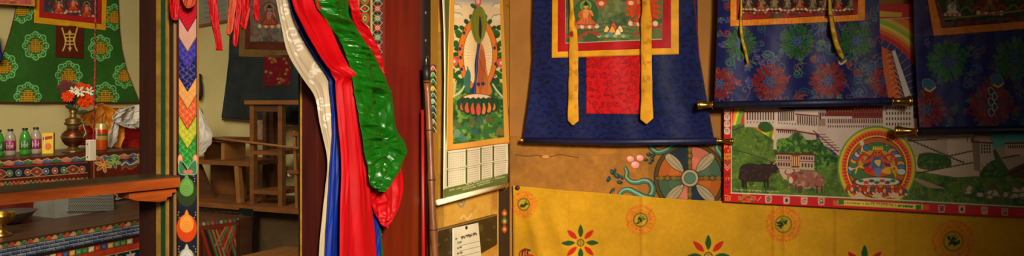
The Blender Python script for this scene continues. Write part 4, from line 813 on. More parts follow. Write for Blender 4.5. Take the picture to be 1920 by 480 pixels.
# ---- dark trim with gilded spots, pole, sticks, hook
tb = tag(box('trim_2', (-.02, .012, Yp(789), Yp(801), 0.02, 1.9), black, None, .002), kind='structure')
bm = bmesh.new()
for y in (-20, 18, 70): p = onX(798, y + 6, .0125); lathe(bm, p, [(.004, 0), (.004, .001), (.001, .0025)], 10, 'X')
bm_obj('gold_spot', bm, gold, tb)
root = empty('bamboo_pole', onX(818, 500, .05), 'jointed bamboo pole with black top sleeve and wire hook beside the red post', 'pole')
tip, bot = Vector(onX(799, 122, .045)), Vector(onX(822, 620, .10)); bm = bmesh.new(); pts = []; rad = []
n = 26
for i in range(n):
    t = i / (n - 1); q = tip.lerp(bot, .06 + .94 * t); q.y += .002 * math.sin(t * 9); pts.append(q); rad.append(.0092 + (.0016 if i % 5 == 0 else 0) + .001 * t)
tube(bm, pts, rad, 14); cane = bm_obj('cane', bm, M('bamboo', (112, 62, 26), .4, var=.5, scale=14, stretch=(2, 2, .6), bump=.3), root, smooth=True)
bm = bmesh.new()
bm.free()
for i in range(5, n, 5):
    bm = bmesh.new(); tube(bm, [pts[i] - Vector((0, 0, .002)), pts[i] + Vector((0, 0, .002))], rad[i] + .0012, 14); bm_obj('joint_ring', bm, M('cane_joint', (58, 30, 16), .6), cane, smooth=True)
bm = bmesh.new(); tube(bm, [tip, tip.lerp(bot, .07)], .0105, 14); bm_obj('sleeve', bm, black, root, smooth=True)
bm = bmesh.new(); h = tip; tube(bm, [h + Vector((0, 0, -.01)), h + Vector((0, 0, .016)), h + Vector((0, .003, .024)), h + Vector((0, .010, .026)), h + Vector((0, .013, .018))], .0016, 8); bm_obj('wire_hook', bm, M('steel_wire', (190, 184, 170), .3, metal=.9), root, smooth=True)
for (a, b, off, lab) in (((792, 206), (794, 620), .03, 'slim bright red painted stick standing against the red post'), ((800, 215), (804, 640), .026, 'thin dark red stick standing between the bamboo pole and the bright red stick')):
    bm = bmesh.new(); a, b = Vector(onX(*a, off)), Vector(onX(*b, off + .02)); tube(bm, [a, a.lerp(b, .5) + Vector((0, .001, 0)), b], [.0045, .0052, .0055], 10)
    tag(bm_obj('stick', bm, M('red_stick' if off > .028 else 'dark_red_stick', (150, 14, 18) if off > .028 else (84, 16, 14), .4), smooth=True), lab, 'stick')
slab('trim_1', (-.1, .06, -2.4, 0.0, 1.9, 2.1), redwood)    # lintel beam over the doorway

# ================================================================== LEFT PILLAR
XP = 0.0
root = empty('painted_pillar', onX(340, 520, XP), 'square pillar with a painted chevron pennant, round coloured jewels and gilded mouldings', 'pillar')
yL, yR = Yp(328), Yp(373)
A = Art(rows([(327, -110), (327, 700)], [(373, -110), (373, 700)], 62, 1050, False), (30, 34, 50)); A.noise(.2, 20, 3)
A.rect(327, -120, 331, 720, (170, 120, 50)); A.rect(331, -120, 334, 720, (20, 18, 20)); A.rect(369.5, -120, 374, 720, (170, 124, 50)); A.rect(331, 20, 333.5, 270, (130, 20, 24), .7)
cols = [((214, 60, 90), (240, 130, 150)), ((200, 20, 46), (236, 70, 80)), ((216, 160, 140), (236, 196, 180)), ((60, 50, 150), (110, 104, 196)), ((34, 30, 90), (130, 136, 190)), ((230, 158, 84), (244, 190, 120)), ((226, 90, 44), (246, 170, 120)), ((186, 190, 40), (230, 232, 130)), ((40, 140, 50), (130, 210, 110))]
xa, xb = 335.5, 368; xm = (xa + xb) / 2; base = [-60, -6, 32, 70, 106, 144, 178, 216, 252]; Hh = [58, 44, 40, 34, 62, 40, 38, 38, 42]
for i in range(8, -1, -1):
    y0 = base[i]; y1 = base[i + 1] if i < 8 else 289; v = 27
    yt0 = y0; p = [(xa, yt0 - 40), (xb, yt0 - 40), (xb, y1), (xm, y1 + v), (xa, y1)]
    A.poly(p, cols[i][0])
    A.clipto(p)
    for k in range(-2, 14):
        for j, x in enumerate((xa + 4, xa + 11, xa + 18, xa + 25)):
            y = yt0 - 30 + k * 7 + (j % 2) * 3
            if i in (3, 4, 5, 6, 7, 8): s_ = 1 if (k + j) % 2 else -1; A.line([(x - 3.5, y - s_ * 3), (x + 3.5, y + s_ * 3)], 1.5, cols[i][1], .55); A.line([(x + 3.5, y + s_ * 3), (x + 5, y + s_ * 1)], 1.3, cols[i][1], .45)
            elif i == 2: A.line([(x - 4, y + 2), (x + 5, y - 2)], 1.3, (214, 170, 160), .8)
            else: A.line([(x - 3, y + 2), (x + 3, y - 2)], 1.2, cols[i][1], .35)
    A.clipto(None)
    A.line([(xa, y1), (xm, y1 + v), (xb, y1)], 1.4, tuple(int(c * .5) for c in cols[i][0]))
for s_, x in ((-1, 338), (1, 366)):
    A.ell(x - s_ * 0, 300, 5, 11, (226, 130, 96)); A.ell(x, 296, 3, 5, (240, 180, 150)); A.cpoly([(x, 300), (x - s_ * 12, 312), (x - s_ * 14, 326), (x + s_ * 1, 326), (x + s_ * 3, 312)], (60, 130, 90), 1, (180, 210, 170), 1.2)
A.ell(349, 322, 5, 4, (230, 120, 90)); A.ell(357, 322, 5, 4, (230, 120, 90)); A.line([(342, 306), (350, 318)], 2.4, (20, 24, 34))
for y, c, d in ((352, (50, 70, 36), (110, 164, 80)), (420, (222, 74, 24), (240, 150, 60)), (484, (90, 90, 80), (200, 200, 190)), (548, (40, 90, 50), (120, 180, 90)), (610, (200, 70, 30), (240, 150, 60))):
    A.ell(350, y + 8, 19, 27 if y < 400 else 26, c); A.ell(350, y - 1, 13, 17, d)
    for k in range(5): A.ell(350, y + 4 - k * 3.5, 12 - k * 2, 11 - k * 1.6, tuple(min(255, int(v * 1.15)) for v in d), ring=1)
    A.cpoly([(346, y - 16), (350, y - 27), (354, y - 16)], d)
    for q in (-15, 15):
        for k in range(3): A.ell(350 + q + random.uniform(-2, 2), y - 22 + k * 5, 1, 1, (200, 200, 190))
A.mesh('painted_panel', MX(XP), laquervc, root, rim=(-.004, 0, 0))
def xat(px, Y):       # world x on the plane y = Y for a picture column
    return float(onY(px, 0, Y)[0])
xs = [xat(px, yL) for px in (327, 312, 303, 296, 262)]
box('post', (xs[4], xs[3], yL - .001, yR - .006, 0.02, 1.9), darkwood, root, .003)
box('gilded_moulding', (xs[3], xs[3] + .010, yL - .004, yR - .01, 0.02, 1.9), gold, root, .002)
box('green_moulding', (xs[3] + .010, xs[3] + .024, yL - .003, yR - .01, 0.02, 1.9), M('green_paint', (34, 74, 44), .5, var=.3), root, .002)
box('gilded_moulding', (xs[3] + .024, xs[3] + .028, yL - .004, yR - .01, 0.02, 1.9), gold, root, .001)
box('post', (xs[3] + .028, -.0042, yL + .001, yR - .006, 0.02, 1.9), M('shadowy_brown', (36, 17, 12), .6), root, .002)  # same dark wood as the post, its colour darkened to offset the key light

# ================================================================== SCARVES over the doorway, cloth things
def fabric(name, col, rough=.5, sheen=0, var=.16, bump=.12):
    return M(name, col, rough, 0, var, 7, None, bump, .0015, 60, .45, sheen)
def ridge(v): return 1 - np.abs(2 * v - 1)
def drape(name, L, R, off, mat, folds, amp, seed, label, group=None, nx=70, ny=170, crumple=.003, cat='scarf', curl=0, plane='X', knot=None, thick=.0015, paint=None, wrinkle=0, wt=None):
    X, Y = rows(L, R, nx, ny, True, k=10); s = np.linspace(0, 1, nx)[None, :] + 0 * X; t = np.linspace(0, 1, ny)[:, None] + 0 * X
    f = np.zeros(X.shape)
    for i, (fr, a) in enumerate(folds):      # long pleats: rounded backs with tight valleys
        ph = fr * s + .22 * np.sin(2.6 * t + seed + i * 2) + i * .37 + seed * .21
        f = f + a * (np.sqrt(np.sin(PI * ph) ** 2 + .03) * 2 - 1.1)
    f = f * amp
    f += crumple * (ridge(vn(s * 60 + 40 * t, t * 34, 9, seed, 3)) ** 2 - .4) * 1.6
    if wrinkle:                              # sharp creases fanning out from where the cloth is bunched
        R = random.Random(seed); g = np.zeros(X.shape); hub, dens = wt
        for k in range(dens):
            if R.random() < .7: ti = 1 - R.random() ** 1.5 * .62
            else: ti = R.uniform(.1, .5)
            r_ = int(ti * (ny - 1)); c_ = R.randrange(nx); cx_, cy_ = X[r_, c_], Y[r_, c_]
            an = math.atan2(hub[1] - cy_, hub[0] - cx_) + R.uniform(-.45, .45) if math.hypot(hub[0] - cx_, hub[1] - cy_) < 90 else R.uniform(.1, .9)
            ux, uy = math.cos(an), math.sin(an); d = -(X - cx_) * uy + (Y - cy_) * ux; al = (X - cx_) * ux + (Y - cy_) * uy
            d = d + 3 * np.sin(al / 11. + k); ww = R.uniform(1.5, 4.4); g += R.choice((1, 1, -1)) * R.uniform(.4, 1) * np.exp(-(d / ww) ** 2) * np.exp(-(al / R.uniform(12, 34)) ** 2) * (ww / 4)
        f += wrinkle * g * (1 - np.abs(2 * s - 1) ** 6 * .8)
    a = np.abs(s - .5) * 2; f = f - curl * a ** 3
    if knot:
        for ky, ka, kw in knot if isinstance(knot, list) else [knot]:
            g = np.exp(-((Y - ky) / kw) ** 2); f = f + ka * g * np.cos((s - .5) * PI) + .004 * g * np.sin(s * 38 + 2 * np.sin(Y / 6.))
    P = onX(X, Y, off) if plane == 'X' else onY(X, Y, off)
    if plane == 'X': P[..., 0] += f
    else: P[..., 1] -= f
    N = nx * ny; i = np.arange(N).reshape(ny, nx); F = np.stack([i[:-1, :-1], i[1:, :-1], i[1:, 1:], i[:-1, 1:]], -1).reshape(-1, 4)
    me = bpy.data.meshes.new(name); me.from_pydata(P.reshape(-1, 3).tolist(), [], F.tolist())
    if paint:
        A = Art((X, Y), paint[0]); paint[1](A); col = np.ones((N, 4)); col[:, :3] = lin(np.clip(A.I, 0, 1).reshape(-1, 3) * 255)
        ca = me.color_attributes.new('Col', 'FLOAT_COLOR', 'POINT'); ca.data.foreach_set('color', col.astype(np.float32).ravel())
    o = link(name, me, mat, None, True); md = o.modifiers.new('thickness', 'SOLIDIFY'); md.thickness = thick; md.offset = -1
    return tag(o, label, cat, group) if label else o
def swirls(A):
    g = (222, 214, 196)
    for x, y, r, d in ((548, 62, 15, 1), (560, 88, 11, -1), (592, 122, 9, 1), (586, 140, 8, -1), (602, 190, 9, 1), (612, 222, 8, -1), (535, 20, 12, -1)):
        spiral(A, x, y, r, 1.2 * d, 1.1, g, 3.6, d, 10); A.ell(x - 3, y + 14, 6, 3, g, .6)
white = VC('cream_silk', .55, .25, .1, 300, .0005, sheen=0, var=.08); white.node_tree.nodes['Principled BSDF'].inputs['Alpha'].default_value = .8
blue = fabric('blue_silk', (4, 36, 130), .5); red = fabric('red_silk', (176, 4, 14), .5); green = fabric('green_silk', (14, 88, 8), .34)
for m_, sp_ in ((green, .5), (red, .22), (blue, .3)):
    b_ = m_.node_tree.nodes['Principled BSDF']; b_.inputs['Specular IOR Level'].default_value = sp_; m_.node_tree.nodes['Bump'].inputs['Strength'].default_value = .06
def creases(m, strength, dist, scale=16):
    nt = m.node_tree; b = nt.nodes['Principled BSDF']; n = _noise(nt, scale, 3, (1, 1.6, .45)); n.inputs['Distortion'].default_value = .8
    n.noise_type = 'RIDGED_MULTIFRACTAL' if hasattr(n, 'noise_type') else 'FBM'; _bump(nt, b, n.outputs[0], strength, dist)
creases(green, .3, .003, 26); creases(red, .22, .004, 9); creases(blue, .25, .004, 12)
drape('scarf', [(500, -120), (516, -10), (528, 50), (540, 100), (568, 148), (591, 182), (600, 232), (614, 300), (610, 360), (603, 430), (597, 520)], [(536, -120), (545, -5), (556, 48), (588, 104), (608, 128), (620, 150), (622, 190), (624, 240), (620, 310), (616, 380), (610, 520)], .020, white, [(1.3, .6), (2.9, .3)], .006, 1, 'long cream white silk scarf hanging at the left of the scarf bundle', 'silk scarves tied on the door post', nx=110, ny=400, curl=.005, crumple=.001, paint=((192, 174, 144), swirls))
drape('scarf', [(520, -120), (540, 0), (562, 60), (592, 112), (614, 145), (616, 160), (620, 200), (622, 250), (619, 310), (615, 380), (612, 440), (611, 520)], [(548, -120), (560, 0), (590, 62), (620, 110), (630, 140), (636, 160), (640, 200), (645, 250), (648, 310), (648, 380), (648, 440), (648, 520)], .031, blue, [(1.6, .7), (3.3, .3)], .007, 2, 'deep blue silk scarf showing as a narrow band between cream and red scarves', None, ny=240, curl=.003, crumple=.0015, knot=(148, .006, 9))
drape('scarf', [(528, -120), (543, -5), (566, 50), (592, 95), (614, 128), (624, 142), (627, 155), (630, 195), (633, 240), (637, 310), (634, 400), (631, 520)], [(590, -120), (600, 0), (622, 50), (640, 95), (655, 125), (657, 142), (664, 156), (668, 200), (676, 250), (686, 320), (696, 400), (708, 520)], .057, red, [(1.3, .9), (2.3, .4), (5.3, .12)], .013, 3, 'broad bright red silk scarf gathered in a pinch at the middle of the bundle', None, nx=100, ny=300, curl=.006, crumple=.0012, knot=(140, .016, 11))
drape('scarf', [(620, -120), (655, 15), (668, 55), (684, 110), (692, 170), (692, 240), (692, 310), (690, 355), (690, 375), (700, 402), (710, 424)], [(660, -120), (672, 24), (692, 56), (712, 100), (722, 150), (728, 210), (742, 270), (750, 314), (753, 350), (744, 388), (722, 428)], .050, red, [(2.2, .6), (4.7, .4)], .009, 7, 'shorter red silk scarf behind the green one, its crumpled end hanging lowest at right', None, ny=280, crumple=.002, wrinkle=.0075, wt=((735, 320), 130))
drape('scarf', [(570, -120), (590, -5), (610, 34), (638, 70), (652, 108), (658, 130), (664, 180), (670, 226), (674, 250), (677, 268), (680, 290), (685, 318), (686, 340), (696, 354)], [(640, -120), (655, -5), (658, 28), (676, 64), (697, 98), (716, 136), (732, 180), (736, 232), (744, 254), (750, 262), (757, 284), (748, 306), (742, 322), (712, 360)], .078, green, [(1.2, .8), (2.3, .35)], .012, 5, 'shiny crumpled green silk scarf lying over the front of the red ones', None, nx=150, ny=520, crumple=.002, wrinkle=.0072, wt=((728, 268), 300))
drape('scarf_tail', [(694, 380), (697, 420), (698, 470), (698, 540)], [(700, 380), (709, 420), (712, 470), (713, 540)], .040, blue, [(1.2, .6)], .006, 2, 'narrow blue scarf end hanging right of the broad red scarf near the bottom', None, nx=20, ny=60)
drape('scarf_tail', [(702, 400), (705, 440), (703, 480), (700, 540)], [(712, 400), (716, 440), (719, 480), (722, 540)], .034, green, [(1.4, .6)], .006, 4, 'narrow green scarf end hanging lowest beside the patterned strip', None, nx=20, ny=60)

# red ribbons hanging from the lintel
rsp = [([(385, -120), (391, 0), (398, 45), (404, 80), (404, 94)], [(402, -120), (405, 0), (409, 45), (413, 80), (415, 95)], 'red', 'long red cloth strip with a curled end, leftmost of the strips over the doorway'),
       ([(424, -120), (428, 0), (426, 30), (424, 55), (425, 64)], [(440, -120), (440, 0), (438, 30), (435, 55), (431, 66)], 'rust', 'rust orange cloth strip hanging over the doorway beside the longest strip'),
       ([(432, -120), (441, 0), (438, 40), (436, 75), (437, 87)], [(446, -120), (450, 0), (448, 40), (446, 75), (444, 88)], 'red', 'narrow red cloth strip hanging just right of the rust orange strip'),
       ([(446, -120), (452, 0), (452, 30), (450, 45), (453, 52)], [(462, -120), (467, 0), (465, 30), (462, 45), (458, 55)], 'red', 'wide short red cloth strip hanging over the dark hanging picture'),
       ([(470, -120), (473, 0), (476, 22), (479, 36), (481, 40)], [(480, -120), (484, 0), (486, 22), (487, 36), (485, 41)], 'red', 'shortest red cloth strip, rightmost over the doorway'),
       ([(312, -120), (316, 0), (317, 20), (320, 33), (322, 36)], [(330, -120), (333, 0), (333, 20), (332, 33), (328, 37)], 'red', 'short crimson cloth strip hanging before the pillar mouldings')]
rust = fabric('rust_cloth', (176, 62, 22), .6)
for L, R, c, lab in rsp: drape('cloth_strip', L, R, -.01 if L[0][0] > 380 else .012, red if c == 'red' else rust, [(1, .6), (2.1, .3)], .005, int(L[0][0]) % 9, lab, 'red strips over the doorway', nx=20, ny=70, cat='cloth strip', crumple=.002, thick=.003)
drape('cloth_strip', [(334, -120), (336, -30), (340, 4), (346, 12)], [(372, -120), (368, -30), (364, 6), (352, 16)], .02, rust, [(1.2, .5)], .006, 3, 'rust red cloth strip folded over the top of the painted pennant', 'red strips over the doorway', nx=30, ny=60, cat='cloth strip')

# ================================================================== ALTAR ROOM
# ---- upper and lower altar
EYE = CAM[2]
def hz(y, t): return EYE - t * (y - HY) / FPX
ZU, ZL = 1.094, .85; XU, XL = -2.12, -1.54
root = empty('altar_cabinet', (-2.2, -.5, .86), 'upper tier of the painted altar with carved cloud border, carrying the bottles and vase', 'altar')
topwood = M('dark_altar_top', (70, 44, 28), .38, var=.4, scale=6, stretch=(3, 1, 1), bump=.15, bdist=.001)
box('body', (-2.49, XU + .01, -2.1, .2, ZL, ZU - .02), darkwood, root, 0)
box('top', (-2.49, XU + .03, -2.1, .2, ZU - .018, ZU), topwood, root, .003)
A = Art(rows([(-300, 316.6), (-300, 458.7)], [(300, 283), (300, 362)], 640, 150, False), (92, 28, 18)); A.noise(.2, 20, 2)
ey = lambda x: 299 - (x) * .058
for i in range(-13, 20):
    x = -55 + i * 18; y = ey(x) + 8; c = ((50, 110, 70), (190, 110, 90), (70, 90, 130))[i % 3]
    for k in range(3): A.ell(x - 5 + k * 5, y - (2 if k == 1 else 0), 5, 3.4, (200, 170, 120)); A.ell(x - 5 + k * 5, y - (2 if k == 1 else 0) + .8, 4.2, 2.6, c)
    A.ell(x, y + 2.5, 9, 2, c)
A.poly([(-300, ey(-300) + 14), (170, ey(170) + 14), (170, ey(170) + 17), (-300, ey(-300) + 17)], (150, 50, 30)); A.poly([(-300, ey(-300) + 17), (166, ey(166) + 16), (166, ey(166) + 33), (-300, ey(-300) + 42)], (32, 36, 46))
for i in range(-14, 13):
    x = -50 + i * 17; y = ey(x) + 27
    if i in (7, 3, 11): A.cpoly([(x - 12, y), (x, y - 8), (x + 12, y), (x, y + 8)], (150, 40, 28), 1, (200, 160, 100), 1.2); A.ell(x, y, 5, 4, (50, 90, 80)); A.ell(x, y, 2.5, 2.2, (200, 120, 60))
    else: A.ell(x, y, 6, 6, (180, 170, 140)); A.ell(x, y, 5, 5, ((170, 50, 34), (50, 110, 60), (46, 74, 120))[i % 3]); A.ell(x, y, 2, 2, (220, 190, 130))
A.line([(-60, ey(-60) + 39), (166, ey(166) + 34)], 1.4, (190, 150, 90))
for i in range(-15, 14):
    x = -50 + i * 16; y = ey(x) + 48; A.cpoly([(x - 9, y + 5), (x - 4, y - 5), (x, y), (x + 5, y - 5), (x + 9, y + 5)], ((176, 84, 34), (48, 96, 50), (150, 40, 30))[i % 3], 1, (210, 180, 130), .8)
def flora(x, y, r, c1, c2):
    for i in range(6): a = i * PI / 3 + .3; A.ell(x + r * .6 * math.cos(a), y + r * .5 * math.sin(a), r * .52, r * .24, (216, 206, 150), a); A.ell(x + r * .6 * math.cos(a), y + r * .5 * math.sin(a), r * .42, r * .16, c1 if i % 2 else c2, a)
    A.ell(x, y, r * .2, r * .18, (226, 170, 60))
for x, y, r, c1, c2 in ((194, 309, 15, (206, 120, 34), (190, 70, 30)), (214, 303, 13, (40, 120, 50), (90, 170, 80)), (190, 345, 12, (206, 110, 34), (150, 40, 30)), (228, 366, 13, (40, 110, 60), (70, 100, 150)), (242, 352, 10, (180, 60, 40), (60, 120, 60)), (262, 300, 12, (60, 110, 60), (190, 90, 40)), (280, 330, 14, (190, 90, 40), (60, 110, 60))): flora(x, y, r, c1, c2)
for k, c in enumerate(((60, 100, 150), (200, 200, 190), (50, 110, 80), (190, 70, 40))):
    A.curve([(228, 306 + k * 4), (236, 300 + k * 4), (244, 305 + k * 4), (256, 299 + k * 4)], 2.6, c)
A.line([(167, 292), (167, 420)], 4, (60, 20, 14)); A.line([(176, 292), (176, 420)], 1.2, (190, 150, 90))
A.noise(.1, 6, 6)
A.mesh('painted_front', MX(XU + .0315), laquervc, root, rim=(-.012, 0, 0))
root = empty('altar_table', (-1.8, -.7, 0.02), 'lower tier of the painted altar, a wide dark table top with brick patterned border', 'altar')
def trap(name, z0, z1, ins, mat):
    p = [(XU + .034, -2.2), (XL - ins, -2.2), (XL - ins, -.17), (XU + .034, .155)]; bm = bmesh.new(); hexa(bm, [(*q, z0) for q in p] + [(*q, z1) for q in p]); return bm_obj(name, bm, mat, root)
trap('top', ZL - .022, ZL, 0, topwood); trap('body', .02, ZL - .0222, .012, darkwood)
A = Art(rows([(-300, 513), (-300, 662)], [(285, 408), (285, 560)], 700, 220, False), (110, 26, 18))
e2 = lambda x: 458.5 - (x) * .172
def bandp(d0, d1, col): A.poly([(-300, e2(-300) + d0 * 1.26), (285, e2(285) + d0 * .82), (285, e2(285) + d1 * .82), (-300, e2(-300) + d1 * 1.26)], col)
sc_ = lambda x: 1.03 - .00075 * x
bandp(0, 3, (60, 30, 20))
for i in range(-21, 30):
    x = -58 + i * 11.5; y = e2(x) + 4 * sc_(x); c = ((60, 120, 70), (196, 70, 40), (206, 150, 90))[i % 3]; A.cpoly([(x - 7, y + 4), (x - 3, y - 2), (x + 2, y - 4), (x + 7, y + 3)], c, 1, (150, 120, 80), .7)
bandp(8, 32, (24, 34, 54))
for r in range(3):
    for i in range(-13, 20):
        x = -58 + i * 18 + (r % 2) * 9; y0 = 10 + r * 7.3; f = lambda xx, d: e2(xx) + d * sc_(xx)
        A.poly([(x, f(x, y0)), (x + 15, f(x + 15, y0)), (x + 15, f(x + 15, y0 + 4.4)), (x, f(x, y0 + 4.4))], ((92, 104, 128), (70, 86, 116), (110, 116, 130))[i % 3]); A.line([(x, f(x, y0)), (x + 15, f(x + 15, y0))], 1.2, (186, 186, 186))
        A.line([(x + 16, f(x + 16, y0 - 1)), (x + 16, f(x + 16, y0 + 5))], 1.2, (170, 170, 170))
bandp(32, 36, (40, 20, 18))
cc = [(60, 120, 50), (200, 190, 150), (180, 50, 30), (50, 80, 130), (210, 150, 60), (60, 140, 90)]
for i in range(-19, 26):
    x = 36 + i * 12 - 98; f = lambda xx, d: e2(xx) + d * sc_(xx); c = cc[i % 6]; A.poly([(x, f(x, 37)), (x + 10.5, f(x + 10.5, 37)), (x + 10.5, f(x + 10.5, 48)), (x, f(x, 48))], c); A.poly([(x + 2, f(x, 40)), (x + 8, f(x + 8, 40)), (x + 8, f(x + 8, 45)), (x + 2, f(x, 45))], tuple(min(255, v + 40) for v in c))
bandp(49, 62, (186, 60, 30)); bandp(62, 64, (210, 170, 90)); bandp(64, 140, (26, 36, 60))
for i in range(-9, 16):
    x = -40 + i * 26; y = e2(x) + 76 * sc_(x); flora(x, y, 9, (196, 190, 180) if i % 2 else (190, 60, 40), (150, 160, 180) if i % 2 else (210, 140, 80))
A.noise(.15, 7, 6)
A.mesh('painted_front', MX(XL + .002), laquervc, root, rim=(-.013, 0, 0))

# ---- green thangka on the far altar wall
XW = -2.5
root = empty('thangka', onX(130, 190, XW + .03), 'green cotton thangka printed with round gold emblems, brown centre patch and yellow and red frame', 'thangka', 'hangings in the altar room')
A = Art(rowsT([(36, -120), (32, 0), (26, 30), (18, 60), (6, 96), (-6, 130), (-22, 193)], [(220, -120), (221, 0), (223, 50), (228, 90), (236, 130), (250, 165), (262, 194)], .8, yin=-6, smooth=True), (50, 98, 34))
A.noise(.12, 40, 3); A.noise(.06, 4, 5)
for x, y, r in ((66, 86, 24), (187, 90, 22), (128, 141, 24), (50, 181, 24), (196, 181, 24), (214, 32, 22), (40, 18, 23), (6, 125, 24), (232, 142, 21), (130, -70, 22)): shou(A, x, y, r)
A.line([(221, -10), (223, 50), (228, 90), (236, 130), (250, 165), (262, 194)], 2, (96, 36, 20)); A.line([(32, -10), (26, 30), (18, 60), (6, 96), (-6, 130)], 2, (96, 36, 20)); A.line([(-30, 192), (262, 193)], 3, (90, 44, 22))
gf = cloth_off(0, .0, 0, 1, 1)
def gfx(d): 
    def f(x, y):
        P = onX(x, y, XW + .012 + d); P[..., 0] += .008 * (.5 + .5 * np.sin(x / 24. + np.sin(y / 40.))) * np.clip(y / 180, 0, 1) + .004 * vn(x, y, 40, 2); return P
    return f
A.mesh('cotton_cloth', gfx(0), clothvc, root, rim=(-.004, 0, 0))
A = Art(rows([(68, -110), (65, 0), (64, 43)], [(200, -110), (200, 0), (198, 57)], 130, 170, False), (222, 162, 28)); A.noise(.08, 12, 4); A.mesh('yellow_border', gfx(.003), clothvc, root, rim=(-.003, 0, 0))
A = Art(rows([(76, -100), (74, 0), (73, 32)], [(191, -100), (190, 0), (189, 45)], 116, 150, False), (178, 34, 34)); A.noise(.08, 12, 5); A.mesh('red_border', gfx(.005), clothvc, root, rim=(-.002, 0, 0))
A = Art(rows([(83, -90), (82, 0), (81, 22)], [(184, -90), (182, 0), (181, 33)], 150, 180, False), (60, 66, 70)); A.blot((90, 40, 40), 10, .5, .7, 3); A.blot((110, 110, 110), 7, .6, .6, 4)
for x, y, s_ in ((110, 12, 13), (137, 8, 14), (162, 18, 13)): deity(A, x, y, s_, (190, 50, 36), (200, 150, 120), (100, 80, 60), (100, 60, 60), int(x))
A.mesh('painting', gfx(.0065), canvasvc, root, rim=(-.002, 0, 0))
A = Art(quad((105, 46), (157, 50), (155, 110), (103, 107), .7), (92, 34, 18)); g = (226, 186, 90)
cx, cy = 130, 75
for s_ in (-1, 1):
    A.curve([(cx + s_ * 14, cy - 22), (cx + s_ * 11, cy - 12), (cx + s_ * 8, cy)], 2.6, g); A.curve([(cx + s_ * 8, cy), (cx + s_ * 9, cy + 10), (cx + s_ * 13, cy + 20)], 2.6, g)
A.line([(cx, cy - 17), (cx, cy + 20)], 2.2, g); A.poly([(cx, cy - 19), (cx + 4, cy - 13), (cx - 4, cy - 13)], g); A.poly([(cx, cy + 21), (cx + 4, cy + 14), (cx - 4, cy + 14)], g)
for y, h_ in ((-11, 8), (-5, 7), (2, 7), (8, 8)): A.line([(cx - h_, cy + y), (cx + h_, cy + y)], 2.2, g)
A.line([(cx - 7, cy - 5), (cx - 7, cy + 2)], 2, g); A.line([(cx + 7, cy - 5), (cx + 7, cy + 2)], 2, g)
A.mesh('brown_patch', gfx(.003), clothvc, root, rim=(-.002, 0, 0))
# fragments at the far left edge of the photo
A = Art(quad((-60, -60), (68, -60), (66, 12), (-60, 4), .8), (196, 96, 80)); A.blot((224, 160, 60), 7, .55, .8, 3); A.blot((150, 50, 70), 6, .62, .7, 4); A.line([(-60, 3), (66, 11)], 2.4, (206, 150, 60))
tag(A.mesh('pelmet', MX(XW + .05), clothvc, None, rim=(-.006, 0, 0)), 'pink and gold patterned valance strip along the top left corner', 'valance')
drape('hanging_scarf', [(-40, 40), (-36, 90), (-30, 118)], [(-2, 62), (3, 92), (3, 113)], XW + .06, fabric('navy_cloth', (20, 34, 120), .6), [(1.5, .6)], .008, 2, 'dark blue cloth hanging at the far left edge before the green thangka', None, nx=30, ny=50, cat='cloth')

# ---- things on the altar
XB = -2.27
def lab(name, px, y, X=XB): return Vector(onX(px, y, X))
def bottle(px, base_y, w_px, h_px, liquid, band_c, cap_c, label, group):
    t = (X_ := onX(px, base_y, XB)); zc = ZU + .0005; d = (Vector(t) - Vector(CAM)).dot(Vector((FW[0], FW[1], 0))); k = d / FPX
    r = w_px * k / 2; H = h_px * k; r0 = empty('drink_bottle', (t[0], t[1], zc), label, 'bottle', group)
    bm = bmesh.new(); pr = [(.8, 0), (.96, .02), (.98, .1), (.94, .3), (.98, .5), (1.0, .62), (.9, .74), (.55, .86), (.42, .9), (.42, .93)]
    lathe(bm, (t[0], t[1], zc), [(r * a, H * b) for a, b in pr], 24); bm_obj('bottle_body', bm, liquid, r0, smooth=True)
    bm = bmesh.new(); lathe(bm, (t[0], t[1], zc), [(r * .5, H * .92), (r * .52, H * .93), (r * .52, H * .985), (r * .46, H)], 18); bm_obj('cap', bm, cap_c, r0, smooth=True)
    bm = bmesh.new(); lathe(bm, (t[0], t[1], zc), [(r * .97, H * .2), (r * 1.03, H * .21), (r * 1.03, H * .56), (r * .97, H * .57)], 24); lw = bm_obj('label_wrap', bm, band_c, r0, smooth=True)
    # white lettering strokes on the label, facing the room
    bm = bmesh.new(); dv = Vector((CAM[0] - t[0], CAM[1] - t[1], 0)).normalized(); a0 = math.atan2(dv.y, dv.x)
    for j, (u, v0, v1) in enumerate(((-.8, .26, .5), (-.45, .3, .42), (-.1, .26, .5), (.2, .3, .4), (.5, .28, .48))):
        a = a0 + u * .8; p = Vector((t[0] + r * 1.05 * math.cos(a), t[1] + r * 1.05 * math.sin(a), 0)); beam(bm, (p.x, p.y, zc + H * v0), (p.x, p.y, zc + H * v1), r * .09, r * .05)
        a2 = a0 + (u + .22) * .8; q = Vector((t[0] + r * 1.05 * math.cos(a2), t[1] + r * 1.05 * math.sin(a2), 0)); beam(bm, (p.x, p.y, zc + H * (v0 + v1) / 2), (q.x, q.y, zc + H * (v0 + v1) / 2 + .002), r * .09, r * .05)
    bm_obj('lettering', bm, M('white_ink', (226, 220, 206), .6, var=.02), lw)
clear = M('milky_plastic', (170, 160, 140), .18, var=.1, spec=.6, alpha=.8); greenb = M('green_plastic', (60, 150, 44), .16, var=.12, spec=.7, alpha=.85)
mag = M('magenta_label', (150, 30, 90), .4, var=.2, scale=80); grl = M('green_label', (40, 110, 40), .4, var=.35, scale=80); capd = M('dark_cap', (34, 44, 60), .4)
bottle(-2, 292, 17, 50, greenb, grl, capd, 'green drink bottle cut off by the left edge of the photo', 'soft drink bottles')
bottle(19.5, 291, 18, 50, clear, mag, capd, 'clear bottle with magenta label, left of the green bottle', 'soft drink bottles')
bottle(47, 290, 18, 50, greenb, grl, capd, 'green drink bottle standing between the two clear magenta-labelled bottles', 'soft drink bottles')
bottle(67.5, 289, 18, 50, clear, mag, capd, 'clear bottle with magenta label, next to the yellow juice carton', 'soft drink bottles')
